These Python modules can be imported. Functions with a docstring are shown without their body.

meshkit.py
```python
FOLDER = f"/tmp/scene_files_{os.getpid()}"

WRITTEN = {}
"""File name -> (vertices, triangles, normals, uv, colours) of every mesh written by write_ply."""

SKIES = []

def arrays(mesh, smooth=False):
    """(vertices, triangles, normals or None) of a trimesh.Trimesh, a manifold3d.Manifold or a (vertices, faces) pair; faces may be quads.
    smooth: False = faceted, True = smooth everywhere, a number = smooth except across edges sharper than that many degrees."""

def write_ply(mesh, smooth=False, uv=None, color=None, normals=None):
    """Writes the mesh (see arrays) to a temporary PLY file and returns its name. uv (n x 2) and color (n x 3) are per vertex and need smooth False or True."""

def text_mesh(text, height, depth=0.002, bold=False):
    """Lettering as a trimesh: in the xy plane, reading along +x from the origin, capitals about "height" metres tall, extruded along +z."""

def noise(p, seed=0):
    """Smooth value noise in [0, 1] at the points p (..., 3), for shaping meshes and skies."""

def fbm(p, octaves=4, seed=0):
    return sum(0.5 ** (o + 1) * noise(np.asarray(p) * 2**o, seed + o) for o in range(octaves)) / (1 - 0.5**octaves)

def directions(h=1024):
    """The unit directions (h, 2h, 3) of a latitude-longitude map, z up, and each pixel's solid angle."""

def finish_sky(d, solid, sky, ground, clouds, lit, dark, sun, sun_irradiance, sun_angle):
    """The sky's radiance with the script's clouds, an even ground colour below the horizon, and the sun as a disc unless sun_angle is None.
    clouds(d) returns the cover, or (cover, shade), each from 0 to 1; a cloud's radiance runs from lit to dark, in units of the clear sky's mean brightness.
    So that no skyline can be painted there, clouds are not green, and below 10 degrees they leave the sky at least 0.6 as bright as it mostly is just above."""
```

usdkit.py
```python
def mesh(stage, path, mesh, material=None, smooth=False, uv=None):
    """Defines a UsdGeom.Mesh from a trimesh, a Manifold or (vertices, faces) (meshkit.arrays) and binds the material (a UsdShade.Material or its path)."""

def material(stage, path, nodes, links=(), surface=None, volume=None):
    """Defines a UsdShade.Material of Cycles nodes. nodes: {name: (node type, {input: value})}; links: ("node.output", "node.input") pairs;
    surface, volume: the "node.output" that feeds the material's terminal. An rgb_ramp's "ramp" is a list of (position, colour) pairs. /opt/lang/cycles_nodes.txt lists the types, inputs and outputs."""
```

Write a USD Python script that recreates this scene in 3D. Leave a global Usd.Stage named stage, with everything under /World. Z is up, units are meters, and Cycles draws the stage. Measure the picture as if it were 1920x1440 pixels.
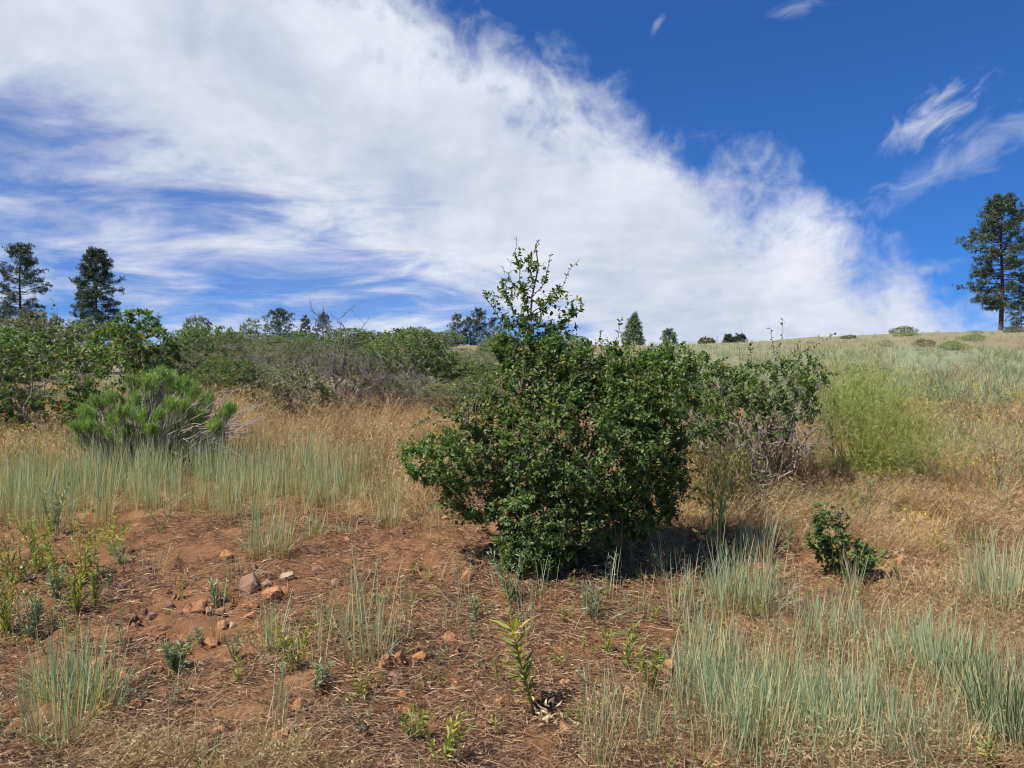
import math
import numpy as np
import trimesh
import usdkit
import meshkit
from scipy.spatial import cKDTree
from pxr import Usd, UsdGeom, UsdLux, UsdShade, Sdf, Gf, Vt

stage = Usd.Stage.CreateInMemory()
UsdGeom.SetStageUpAxis(stage, 'Z')
UsdGeom.SetStageMetersPerUnit(stage, 1.0)
UsdGeom.Xform.Define(stage, '/World')
UsdGeom.Scope.Define(stage, '/World/Looks')
PI = math.pi
F = 1420.0            # focal length in photograph pixels (1920 wide)
EYE = 1.6

# ------------------------------------------------------------------ camera
cam = UsdGeom.Camera.Define(stage, '/World/camera')
cam.CreateHorizontalApertureAttr(36.0)
cam.CreateVerticalApertureAttr(27.0)
cam.CreateFocalLengthAttr(36.0 * F / 1920)
cam.CreateClippingRangeAttr(Gf.Vec2f(0.05, 20000))
cam.AddTranslateOp().Set(Gf.Vec3d(0, 0, EYE))
cam.AddRotateXOp().Set(90.0)          # looks along +y, level
cam.CreateExposureAttr(0.68)

# ------------------------------------------------------------------ node graph helper
class Link(str):
    pass


class Graph:
    def __init__(self, name):
        self.path, self.nodes, self.links = '/World/Looks/' + name, {}, []

    def n(self, kind, out=None, **inputs):
        name = 'n%d' % len(self.nodes)
        vals = {}
        for k, v in inputs.items():
            if isinstance(v, Link):
                self.links.append((str(v), name + '.' + k))
            else:
                vals[k] = v
        self.nodes[name] = (kind, vals)
        return Link(name + '.' + out) if out else name

    def math(self, op, a, b=0.0, c=0.0, clamp=False):
        kw = dict(math_type=op, value1=a, value2=b)
        if op == 'multiply_add':
            kw['value3'] = c
        if clamp:
            kw['use_clamp'] = True
        return self.n('math', 'value', **kw)

    def smooth(self, v, lo, hi, a=0.0, b=1.0):
        return self.n('map_range', 'result', range_type='smoothstep', value=v, from_min=lo, from_max=hi, to_min=a, to_max=b, clamp=True)

    def lin(self, v, lo, hi, a=0.0, b=1.0):
        return self.n('map_range', 'result', range_type='linear', value=v, from_min=lo, from_max=hi, to_min=a, to_max=b, clamp=True)

    def mixc(self, fac, a, b, how='mix'):
        return self.n('mix_color', 'result', blend_type=how, fac=fac, a=a, b=b)

    def noise(self, vec, scale, detail=4.0, rough=0.55, dist=0.0):
        return self.n('noise_texture', 'fac', vector=vec, scale=scale, detail=detail, roughness=rough, distortion=dist)

    def ramp(self, fac, stops):
        return self.n('rgb_ramp', 'color', fac=fac, ramp=stops)

    def done(self, surface=None, volume=None):
        return usdkit.material(stage, self.path, self.nodes, self.links, surface=surface, volume=volume)


# ------------------------------------------------------------------ sky and sun
SUN_TO = np.array([-0.78, -0.48, 0.0])
SUN_EL = math.radians(56)
SUN_TO[:2] /= np.linalg.norm(SUN_TO[:2])
SUN_TO = np.array([SUN_TO[0] * math.cos(SUN_EL), SUN_TO[1] * math.cos(SUN_EL), math.sin(SUN_EL)])
SUN_ROT = math.atan2(SUN_TO[0], SUN_TO[1])
SKY_STRENGTH = 0.056
SUN_INTENSITY = 1.25


def pix_dir(px, py):
    v = np.array([(px - 960) / F, 1.0, (720 - py) / F])
    return v / np.linalg.norm(v)


def build_sky():
    g = Graph('sky_air')
    d = g.n('texture_coordinate', 'generated')
    s = g.n('separate_xyz', vector=d)
    X, Y, Z = (Link(s + '.' + k) for k in 'xyz')
    sky = g.n('sky_texture', 'color', sky_type='single_scattering', sun_disc=False, sun_elevation=SUN_EL, sun_rotation=SUN_ROT,
              altitude=1200.0, air_density=0.7, aerosol_density=0.0, ozone_density=1.5)
    sky = g.n('gamma', 'color', color=sky, gamma=0.7)
    sky = g.mixc(1.0, sky, (0.40, 1.12, 2.36), 'multiply')
    # coordinates on the flat cloud deck
    zz = g.math('add', g.math('maximum', Z, 0.0), 0.16)
    u, v = g.math('divide', X, zz), g.math('divide', Y, zz)
    deck = g.n('combine_xyz', 'vector', x=u, y=v, z=0.0)
    # the long straight edge of the cloud sheet
    a, b = pix_dir(790, 0), pix_dir(1700, 490)
    nrm = np.cross(a, b)
    nrm /= np.linalg.norm(nrm)
    if nrm @ pix_dir(600, 400) < 0:
        nrm = -nrm
    def dot(vec):
        return g.n('vector_math', 'value', math_type='dot_product', vector1=d, vector2=tuple(vec))
    side = dot(nrm)
    # wispy structure drawn out along the edge
    rot = g.n('mapping', 'vector', mapping_type='point', vector=deck, rotation=(0, 0, math.radians(52)), scale=(1.0, 0.42, 1.0))
    fine = g.noise(rot, 5.5, 6.0, 0.60, 0.35)
    lump = g.noise(d, 6.5, 6.0, 0.58, 0.3)
    fray = g.noise(d, 22.0, 5.0, 0.6, 0.6)
    big = g.noise(deck, 1.25, 4.0, 0.55, 0.6)
    puff = g.noise(deck, 7.0, 5.0, 0.58, 0.2)
    wob = g.math('add', g.math('multiply', g.math('subtract', lump, 0.5), 0.22), g.math('add', g.math('multiply', g.math('subtract', fray, 0.5), 0.12), g.math('multiply', g.math('subtract', fine, 0.5), 0.07)))
    edge = g.smooth(g.math('add', side, wob), -0.03, 0.08)
    # thinner, broken and streaky away from the edge
    str_ = g.n('mapping', 'vector', mapping_type='point', vector=deck, location=(3.1, 1.7, 0), rotation=(0, 0, math.radians(-14)), scale=(0.7, 1.0, 1.0))
    gaps = g.noise(str_, 2.1, 7.0, 0.62, 0.5)
    keep = g.lin(side, 0.11, 0.30, 0.42, -0.045)
    solid = g.smooth(g.math('add', g.math('add', g.math('multiply', gaps, 0.75), g.math('multiply', big, 0.25)), keep), 0.36, 0.64)
    solid = g.math('multiply_add', solid, 0.86, g.math('multiply', lump, 0.26), clamp=True)
    cover = g.math('multiply', edge, solid)
    # detached cirrus on the right
    def wisp(px, py, half_len, half_wid, tilt, seed, amount, lo=0.25, hi=0.8):
        c = pix_dir(px, py)
        ex = np.array([c[1], -c[0], 0.0]); ex /= np.linalg.norm(ex)
        ez = np.cross(ex, c)
        t = math.radians(tilt)
        along, across = ex * math.cos(t) + ez * math.sin(t), -ex * math.sin(t) + ez * math.cos(t)
        A, B = g.math('divide', dot(along), half_len), g.math('divide', dot(across), half_wid)
        front = g.smooth(dot(c), 0.6, 0.8)
        vec = g.n('combine_xyz', 'vector', x=g.math('multiply', A, half_len / 0.075), y=g.math('multiply', B, half_wid / 0.045), z=seed)
        w1 = g.noise(vec, 1.6, 5.0, 0.62, 0.9)
        r = g.math('sqrt', g.math('add', g.math('multiply', A, A), g.math('multiply', B, B)))
        f = g.math('subtract', g.math('add', 1.0, g.math('multiply', g.math('subtract', w1, 0.5), 2.0)), r)
        return g.math('multiply', g.math('multiply', g.smooth(f, lo - 0.1, hi + 0.5), front), amount)
    for args in ((1735, 222, 0.08, 0.030, 30, 3.3, 0.8), (1795, 300, 0.15, 0.036, 24, 7.7, 0.4), (1232, 46, 0.02, 0.008, 50, 1.2, 0.4),
                 (1500, 14, 0.05, 0.014, 5, 4.2, 0.35), (1740, 505, 0.06, 0.012, 8, 8.8, 0.6)):
        cover = g.math('maximum', cover, wisp(*args))
    shade = g.math('add', g.math('multiply', lump, 0.45), g.math('add', g.math('multiply', big, 0.4), g.math('multiply', puff, 0.15)))
    white = g.ramp(g.lin(shade, 0.33, 0.62), [(0, (5.3, 6.0, 8.0)), (1, (9.4, 9.7, 10.6))])
    col = g.mixc(cover, sky, white)
    bg = g.n('background_shader', 'background', color=col, strength=SKY_STRENGTH)
    return g.done(surface=bg)


dome = UsdLux.DomeLight.Define(stage, '/World/sky')
UsdShade.MaterialBindingAPI.Apply(dome.GetPrim()).Bind(build_sky())
dome.GetPrim().SetCustomDataByKey('kind', 'structure')
sun = UsdLux.DistantLight.Define(stage, '/World/sun')
sun.CreateIntensityAttr(SUN_INTENSITY)
sun.CreateNormalizeAttr(True)
sun.CreateAngleAttr(0.53)
sun.CreateColorAttr(Gf.Vec3f(1.0, 0.93, 0.82))
_q = Gf.Rotation(Gf.Vec3d(0, 0, 1), Gf.Vec3d(*map(float, SUN_TO))).GetQuat()
sun.AddOrientOp().Set(Gf.Quatf(_q))

# ------------------------------------------------------------------ scene bookkeeping
used = {}


def numbered(path):
    k = used.get(path, 0)
    used[path] = k + 1
    return path if k == 0 else '%s_%03d' % (path, k)


def tag(prim, label=None, cat=None, group=None, kind=None):
    for k, v in (('label', label), ('category', cat), ('group', group), ('kind', kind)):
        if v:
            prim.SetCustomDataByKey(k, v)
    return prim


def thing(name, label, cat, loc=(0, 0, 0), rot=0.0, scale=1.0, group=None):
    x = UsdGeom.Xform.Define(stage, numbered('/World/' + name))
    x.AddTranslateOp().Set(Gf.Vec3d(*map(float, loc)))
    x.AddRotateZOp().Set(float(rot))
    x.AddScaleOp().Set(Gf.Vec3f(*map(float, np.broadcast_to(scale, 3))))
    return tag(x.GetPrim(), label, cat, group)


def copy_of(first, name, label, cat, loc, rot=0.0, scale=1.0, group=None):
    p = thing(name, label, cat, loc, rot, scale, group)
    p.GetReferences().AddInternalReference(first.GetPath())
    p.SetInstanceable(True)
    return p


class MB:
    """Collects triangles with two numbers per vertex: tone (which leaf or blade) and along (how far up it)."""

    def __init__(self):
        self.v, self.f, self.t, self.a, self.n = [], [], [], [], 0

    def add(self, v, f, tone=0.5, along=0.5):
        v = np.asarray(v, float).reshape(-1, 3)
        self.v.append(v)
        self.f.append(np.asarray(f, int).reshape(-1, 3) + self.n)
        self.t.append(np.broadcast_to(np.asarray(tone, float), (len(v),)))
        self.a.append(np.broadcast_to(np.asarray(along, float), (len(v),)))
        self.n += len(v)
        return self

    def arrays(self):
        return np.vstack(self.v), np.vstack(self.f), np.concatenate(self.t), np.concatenate(self.a)

    def build(self, name, mat, parent, smooth=False, kind=None, label=None):
        where = (str(parent.GetPath()) if parent else '/World') + '/' + name
        v, f, t, a = self.arrays()
        m = usdkit.mesh(stage, numbered(where), (v, f), mat, smooth=smooth)
        api = UsdGeom.PrimvarsAPI(m)
        api.CreatePrimvar('tone', Sdf.ValueTypeNames.FloatArray, 'vertex').Set(Vt.FloatArray.FromNumpy(t.astype(np.float32)))
        api.CreatePrimvar('along', Sdf.ValueTypeNames.FloatArray, 'vertex').Set(Vt.FloatArray.FromNumpy(a.astype(np.float32)))
        m.CreateDoubleSidedAttr(True)
        return tag(m.GetPrim(), label, None, None, kind)


def unit(v):
    return v / np.maximum(np.linalg.norm(v, axis=-1, keepdims=True), 1e-9)


def frame_of(t):
    ref = np.where(np.abs(t[..., 2:]) < 0.9, np.array([0, 0, 1.0]), np.array([1.0, 0, 0]))
    a = unit(np.cross(t, ref))
    return a, np.cross(t, a)


def tubes(mb, pts, rad, sides=4, tone=0.5):
    """pts (N, K, 3), rad (N, K): N tapered tubes."""
    pts, rad = np.asarray(pts, float), np.asarray(rad, float)
    N, K, _ = pts.shape
    t = unit(np.gradient(pts, axis=1))
    a, b = frame_of(t)
    ang = np.arange(sides) * 2 * PI / sides
    v = pts[:, :, None] + rad[:, :, None, None] * (np.cos(ang)[:, None] * a[:, :, None] + np.sin(ang)[:, None] * b[:, :, None])
    i, j = np.meshgrid(np.arange(K - 1), np.arange(sides), indexing='ij')
    q = np.stack([i * sides + j, i * sides + (j + 1) % sides, (i + 1) * sides + (j + 1) % sides, (i + 1) * sides + j], -1).reshape(-1, 4)
    f = np.vstack([q[:, [0, 1, 2]], q[:, [0, 2, 3]]])
    f = (f[None] + (np.arange(N) * K * sides)[:, None, None]).reshape(-1, 3)
    tt = np.repeat(np.broadcast_to(np.asarray(tone, float), (N,)), K * sides)
    mb.add(v.reshape(-1, 3), f, tt, np.tile(np.repeat(np.linspace(0, 1, K), sides), N))


def blades(mb, base, direc, length, width, bend, rng, segs=3, tone=None, profile=None, gravity=None):
    """Ribbons: base (N, 3), direc (N, 3) at the foot, bend (N,) how much they droop sideways over their length."""
    N = len(base)
    s = np.linspace(0, 1, segs + 1)
    d = unit(direc)
    hz = unit(np.stack([d[:, 0], d[:, 1], np.zeros(N)], 1) + rng.normal(0, 0.15, (N, 3)) * [1, 1, 0])
    side = unit(np.cross(d, unit(rng.normal(size=(N, 3)))))
    L, B = np.broadcast_to(length, (N,)), np.broadcast_to(bend, (N,))
    c = base[:, None] + L[:, None, None] * (d[:, None] * s[None, :, None] + (B[:, None] * s[None] ** 2)[..., None] * (hz[:, None] * 0.8 - np.array([0, 0, 0.45])))
    prof = np.interp(s, *(profile or ([0, 0.5, 1], [1, 0.8, 0.12])))
    w = np.broadcast_to(width, (N,))[:, None] * prof[None] * 0.5
    v = np.stack([c - side[:, None] * w[..., None], c + side[:, None] * w[..., None]], 2)
    i = np.arange(segs) * 2
    f = np.vstack([np.stack([i, i + 1, i + 3], 1), np.stack([i, i + 3, i + 2], 1)])
    f = (f[None] + (np.arange(N) * (segs + 1) * 2)[:, None, None]).reshape(-1, 3)
    tone = rng.random(N) if tone is None else np.broadcast_to(tone, (N,))
    mb.add(v.reshape(-1, 3), f, np.repeat(tone, (segs + 1) * 2), np.tile(np.repeat(s, 2), N))
    return c[:, -1]


def leaves(mb, pos, axis, normal, length, width, rng, tone=None, fine=False, droop=0.25):
    """Folded, pointed leaves: 5 points and 4 triangles each (8 points when fine)."""
    N = len(pos)
    L, W = np.broadcast_to(length, (N,))[:, None], np.broadcast_to(width, (N,))[:, None] * 0.5
    ax = unit(axis)
    nn = unit(normal - (normal * ax).sum(1, keepdims=True) * ax)
    sd = np.cross(ax, nn)
    fold = 0.35
    if fine:
        st = [(0.30, 0.86), (0.66, 0.82)]
        pts = [pos]
        for s, w in st:
            mid = pos + ax * L * s - nn * L * droop * s * s
            pts += [mid + sd * W * w + nn * W * fold * w, mid, mid - sd * W * w + nn * W * fold * w]
        pts.append(pos + ax * L - nn * L * droop)
        f = np.array([[0, 1, 2], [0, 2, 3], [1, 4, 5], [1, 5, 2], [2, 5, 6], [2, 6, 3], [4, 7, 5], [5, 7, 6]])
    else:
        mid = pos + ax * L * 0.45 - nn * L * droop * 0.2
        pts = [pos, mid + sd * W + nn * W * fold, mid, mid - sd * W + nn * W * fold, pos + ax * L - nn * L * droop]
        f = np.array([[0, 1, 2], [0, 2, 3], [1, 4, 2], [2, 4, 3]])
    k = len(pts)
    v = np.stack(pts, 1)
    tone = rng.random(N) if tone is None else np.broadcast_to(tone, (N,))
    mb.add(v.reshape(-1, 3), (f[None] + (np.arange(N) * k)[:, None, None]).reshape(-1, 3), np.repeat(tone, k), np.tile(np.linspace(0, 1, k), N))


# ------------------------------------------------------------------ materials
def attr(g, name):
    return g.n('attribute', 'fac', attribute=name)


def leaf_material(name, stops, rough=0.42, through=0.28, spec=0.4, along=None, vary=0.0):
    g = Graph(name)
    col = g.ramp(attr(g, 'tone'), stops)
    if along:
        col = g.mixc(g.smooth(attr(g, 'along'), along[1], along[2]), along[0], col)
    if vary:
        r = g.n('object_info', 'random')
        col = g.n('hsv', 'color', hue=g.lin(r, 0, 1, 0.5 - 0.02 * vary, 0.5 + 0.02 * vary), saturation=1.0, value=g.lin(r, 0, 1, 1 - 0.25 * vary, 1 + 0.25 * vary), fac=1.0, color=col)
    p = g.n('principled_bsdf', 'BSDF', base_color=col, roughness=rough, specular_ior_level=spec)
    if through <= 0:
        return g.done(surface=p)
    t = g.n('translucent_bsdf', 'BSDF', color=g.mixc(1.0, col, (1.5, 1.6, 0.7), 'multiply'))
    return g.done(surface=g.n('mix_closure', 'closure', fac=through, closure1=p, closure2=t))


def bark_material(name, dark, light, scale=60.0, rough=0.9):
    g = Graph(name)
    pos = g.n('texture_coordinate', 'object')
    n1 = g.noise(pos, scale, 5.0, 0.6)
    n2 = g.noise(pos, scale * 0.15, 3.0, 0.5)
    col = g.ramp(g.math('add', g.math('multiply', n1, 0.6), g.math('multiply', n2, 0.4)), [(0.3, dark), (0.7, light)])
    col = g.mixc(g.lin(attr(g, 'tone'), 0, 1, 0, 0.5), col, tuple(0.6 * x for x in dark))
    bump = g.n('bump', 'normal', height=n1, strength=0.6, distance=0.01)
    return g.done(surface=g.n('principled_bsdf', 'BSDF', base_color=col, roughness=rough, normal=bump))


M = {}
M['bush_leaf'] = leaf_material('bush_leaf', [(0, (0.036, 0.070, 0.018)), (0.45, (0.07, 0.132, 0.028)), (0.8, (0.135, 0.205, 0.045)), (0.96, (0.21, 0.245, 0.065)), (1, (0.30, 0.2, 0.06))], rough=0.5, through=0.36, spec=0.5)
M['hedge_leaf'] = leaf_material('hedge_leaf', [(0, (0.08, 0.115, 0.05)), (0.5, (0.135, 0.18, 0.08)), (0.9, (0.19, 0.235, 0.11)), (1, (0.27, 0.26, 0.14))], rough=0.45, through=0.32, vary=0.9)
M['olive_leaf'] = leaf_material('olive_leaf', [(0, (0.09, 0.12, 0.055)), (0.6, (0.17, 0.195, 0.095)), (1, (0.29, 0.27, 0.15))], rough=0.5, through=0.3, vary=0.9)
M['needle'] = leaf_material('pine_needle', [(0, (0.035, 0.056, 0.032)), (0.6, (0.068, 0.1, 0.055)), (1, (0.125, 0.155, 0.078))], rough=0.5, through=0.0)
M['juniper'] = leaf_material('juniper_scale', [(0, (0.10, 0.15, 0.075)), (0.6, (0.16, 0.22, 0.11)), (1, (0.22, 0.28, 0.15))], rough=0.6, through=0.0)
M['rabbit_leaf'] = leaf_material('rabbitbrush_leaf', [(0, (0.10, 0.17, 0.04)), (0.6, (0.20, 0.31, 0.07)), (1, (0.32, 0.42, 0.12))], rough=0.55, through=0.3)
M['mustard'] = leaf_material('lime_stem', [(0, (0.21, 0.27, 0.055)), (0.6, (0.31, 0.375, 0.085)), (1, (0.43, 0.46, 0.14))], rough=0.6, through=0.3)
M['forb_leaf'] = leaf_material('forb_leaf', [(0, (0.10, 0.15, 0.035)), (0.5, (0.205, 0.255, 0.055)), (0.8, (0.40, 0.37, 0.07)), (0.93, (0.5, 0.33, 0.08)), (1, (0.36, 0.24, 0.13))], rough=0.5, through=0.32)
M['blue_leaf'] = leaf_material('glaucous_leaf', [(0, (0.12, 0.17, 0.09)), (0.6, (0.21, 0.27, 0.15)), (1, (0.32, 0.36, 0.2))], rough=0.55, through=0.25)
M['wheat'] = leaf_material('wheatgrass_blade', [(0, (0.20, 0.275, 0.165)), (0.5, (0.32, 0.40, 0.255)), (0.75, (0.40, 0.46, 0.32)), (0.9, (0.42, 0.43, 0.22)), (1, (0.52, 0.42, 0.23))], rough=0.55, through=0.3, along=((0.36, 0.27, 0.12), 0.02, 0.5))
M['dry'] = leaf_material('dry_grass_blade', [(0, (0.15, 0.086, 0.047)), (0.4, (0.31, 0.197, 0.105)), (0.8, (0.465, 0.335, 0.19)), (1, (0.61, 0.50, 0.33))], rough=0.7, through=0.3)
M['litter'] = leaf_material('litter_straw', [(0, (0.10, 0.05, 0.028)), (0.5, (0.28, 0.165, 0.09)), (0.85, (0.45, 0.31, 0.185)), (1, (0.62, 0.50, 0.36))], rough=0.8, through=0.0)
M['sage'] = leaf_material('field_grass_blade', [(0, (0.14, 0.185, 0.105)), (0.55, (0.24, 0.285, 0.18)), (0.85, (0.33, 0.355, 0.225)), (1, (0.48, 0.39, 0.23))], rough=0.6, through=0.3, along=((0.24, 0.25, 0.13), 0.0, 0.3))
M['flower'] = leaf_material('yellow_petal', [(0, (0.6, 0.45, 0.02)), (1, (0.8, 0.66, 0.06))], rough=0.6, through=0.3)
M['white_flower'] = leaf_material('white_petal', [(0, (0.7, 0.7, 0.66)), (1, (0.85, 0.85, 0.8))], rough=0.7, through=0.3)
M['grey_wood'] = bark_material('grey_dead_wood', (0.17, 0.14, 0.12), (0.5, 0.44, 0.385), 80)
M['dark_wood'] = bark_material('dark_dead_wood', (0.10, 0.082, 0.078), (0.33, 0.29, 0.27), 80)
M['bush_wood'] = bark_material('bush_bark', (0.09, 0.07, 0.06), (0.32, 0.27, 0.23), 90)
M['pine_bark'] = bark_material('pine_bark', (0.05, 0.035, 0.03), (0.16, 0.11, 0.085), 6)
M['pale_stick'] = bark_material('pale_stick_wood', (0.22, 0.19, 0.17), (0.5, 0.45, 0.4), 120)


def rock_material(name, dark, light):
    g = Graph(name)
    pos = g.n('texture_coordinate', 'object')
    n1, n2, n3 = g.noise(pos, 9, 6, 0.6), g.noise(pos, 45, 6, 0.65), g.noise(pos, 160, 4, 0.6)
    col = g.ramp(n1, [(0.32, dark), (0.68, light)])
    col = g.mixc(g.smooth(n2, 0.5, 0.66, 0, 0.65), col, (0.15, 0.085, 0.05))
    col = g.mixc(g.smooth(n3, 0.6, 0.75, 0, 0.25), col, (0.45, 0.36, 0.28))
    h = g.math('add', g.math('multiply', n2, 1.0), g.math('multiply', n3, 0.4))
    bump = g.n('bump', 'normal', height=h, strength=0.8, distance=0.006)
    return g.done(surface=g.n('principled_bsdf', 'BSDF', base_color=col, roughness=0.9, normal=bump))


M['rust_rock'] = rock_material('rust_rock', (0.25, 0.105, 0.045), (0.44, 0.215, 0.095))
M['brown_rock'] = rock_material('brown_rock', (0.19, 0.10, 0.07), (0.32, 0.19, 0.13))
M['soil_crumb'] = rock_material('soil_crumb', (0.14, 0.065, 0.03), (0.27, 0.14, 0.068))
M['pale_rock'] = rock_material('pale_rock', (0.28, 0.20, 0.125), (0.42, 0.31, 0.2))


def soil_material():
    g = Graph('soil')
    pos = g.n('geometry', 'position')
    n1, n2, n3, n4 = g.noise(pos, 0.9, 5, 0.55), g.noise(pos, 7, 6, 0.6), g.noise(pos, 45, 5, 0.65), g.noise(pos, 220, 4, 0.6)
    soil = g.ramp(g.math('add', g.math('multiply', n1, 0.5), g.math('multiply', n2, 0.5)), [(0.35, (0.14, 0.064, 0.030)), (0.5, (0.22, 0.110, 0.053)), (0.68, (0.31, 0.172, 0.092))])
    soil = g.mixc(g.smooth(n3, 0.55, 0.75, 0, 0.5), soil, (0.27, 0.155, 0.095))
    soil = g.mixc(g.smooth(n4, 0.56, 0.68, 0, 0.6), soil, (0.085, 0.045, 0.03))
    soil = g.mixc(g.smooth(g.noise(pos, 20, 6, 0.65), 0.56, 0.7, 0, 0.55), soil, (0.10, 0.055, 0.034))
    thatch = g.ramp(n3, [(0.35, (0.17, 0.095, 0.045)), (0.5, (0.30, 0.19, 0.09)), (0.66, (0.42, 0.29, 0.15))])
    green = g.ramp(n2, [(0.35, (0.14, 0.165, 0.095)), (0.5, (0.19, 0.225, 0.14)), (0.66, (0.27, 0.265, 0.165))])
    col = g.mixc(g.smooth(g.math('add', attr(g, 'tone'), g.math('multiply', g.math('subtract', n2, 0.5), 0.7)), 0.3, 0.75), soil, thatch)
    col = g.mixc(attr(g, 'along'), col, green)
    h = g.math('add', g.math('multiply', n3, 0.7), g.math('multiply', n4, 0.45))
    bump = g.n('bump', 'normal', height=h, strength=1.0, distance=0.02)
    return g.done(surface=g.n('principled_bsdf', 'BSDF', base_color=col, roughness=1.0, specular_ior_level=0.2, normal=bump))


M['soil'] = soil_material()


# ------------------------------------------------------------------ terrain
def sstep(x, a, b):
    t = np.clip((np.asarray(x, float) - a) / (b - a), 0, 1)
    return t * t * (3 - 2 * t)


_ys = np.arange(-400, 4000.1, 0.5)


def _profile(knots):
    sl = np.interp(_ys, [k[0] for k in knots], [k[1] for k in knots])
    z = np.concatenate([[0], np.cumsum((sl[1:] + sl[:-1]) * 0.25)])
    return z - np.interp(0, _ys, z)


_PL = _profile([(-400, 0), (-60, 0.02), (-15, 0.08), (0, 0.12), (6, 0.12), (9, 0.088), (33, 0.085), (42, 0.046), (92, 0.05), (108, -0.05), (200, -0.07), (600, -0.02), (1500, 0)])
_PR = _profile([(-400, 0), (-60, 0.02), (-15, 0.08), (0, 0.12), (6, 0.12), (9, 0.088), (84, 0.085), (100, -0.04), (200, -0.07), (600, -0.02), (1500, 0)])


def ground_z(x, y):
    x, y = np.asarray(x, float), np.asarray(y, float)
    t = sstep(x / (np.abs(y) + 4), 0.10, 0.62)
    z = np.interp(y, _ys, _PL) * (1 - t) + np.interp(y, _ys, _PR) * t
    p = np.stack([x, y, 0 * x], -1)
    near = 1 - sstep(np.hypot(x, y), 60, 200)
    z = z + near * (0.16 * (meshkit.fbm(p * 0.45 + 7.3, 3, 5) - 0.5) * sstep(y, 2, 6) + 0.06 * (meshkit.fbm(p * 1.6, 3, 11) - 0.5))
    z = z + 0.5 * sstep(y, 20, 70) * near * (meshkit.fbm(p * 0.09, 3, 21) - 0.5)
    z = z + 0.07 * np.exp(-((x - 0.25) / 0.8) ** 2 - ((y - 4.35) / 0.5) ** 2)
    return z


def pix_at(px, py, lift=0.0):
    """Where the ray through a photograph pixel meets the ground (before the crest)."""
    px, py = np.atleast_1d(np.asarray(px, float)), np.atleast_1d(np.asarray(py, float))
    ks = np.geomspace(1.2, 130, 110)
    lo, hi = np.full(px.shape, ks[0]), np.full(px.shape, np.nan)
    sx, sz = (px - 960) / F, (720 - py) / F
    t = sstep(sx, 0.10, 0.62)
    for j in range(1, len(ks)):
        k = ks[j]
        z = np.interp(k, _ys, _PL) * (1 - t) + np.interp(k, _ys, _PR) * t
        below = (EYE + sz * k - z < 0) & np.isnan(hi)
        lo[below], hi[below] = ks[j - 1], k
    ok = ~np.isnan(hi)
    hi = np.where(ok, hi, ks[-1]) * 1.12
    lo = lo * 0.88
    for _ in range(11):
        m = 0.5 * (lo + hi)
        b = EYE + sz * m - ground_z(sx * m, m) < 0
        hi, lo = np.where(b, m, hi), np.where(b, lo, m)
    y = 0.5 * (lo + hi)
    x = sx * y
    return np.stack([x, y, ground_z(x, y)], -1), ok


def proj(p):
    y = np.maximum(p[..., 1], 0.2)
    return 960 + p[..., 0] / y * F, 720 - (p[..., 2] - EYE) / y * F


def blob(px, py, spots):
    """Soft union of ellipses given in photograph pixels: (cx, cy, rx, ry, weight)."""
    out = np.zeros(np.shape(px))
    for cx, cy, rx, ry, w in spots:
        r = np.hypot((px - cx) / rx, (py - cy) / ry)
        out = np.maximum(out, w * (1 - sstep(r, 0.55, 1.15)))
    return out


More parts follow.
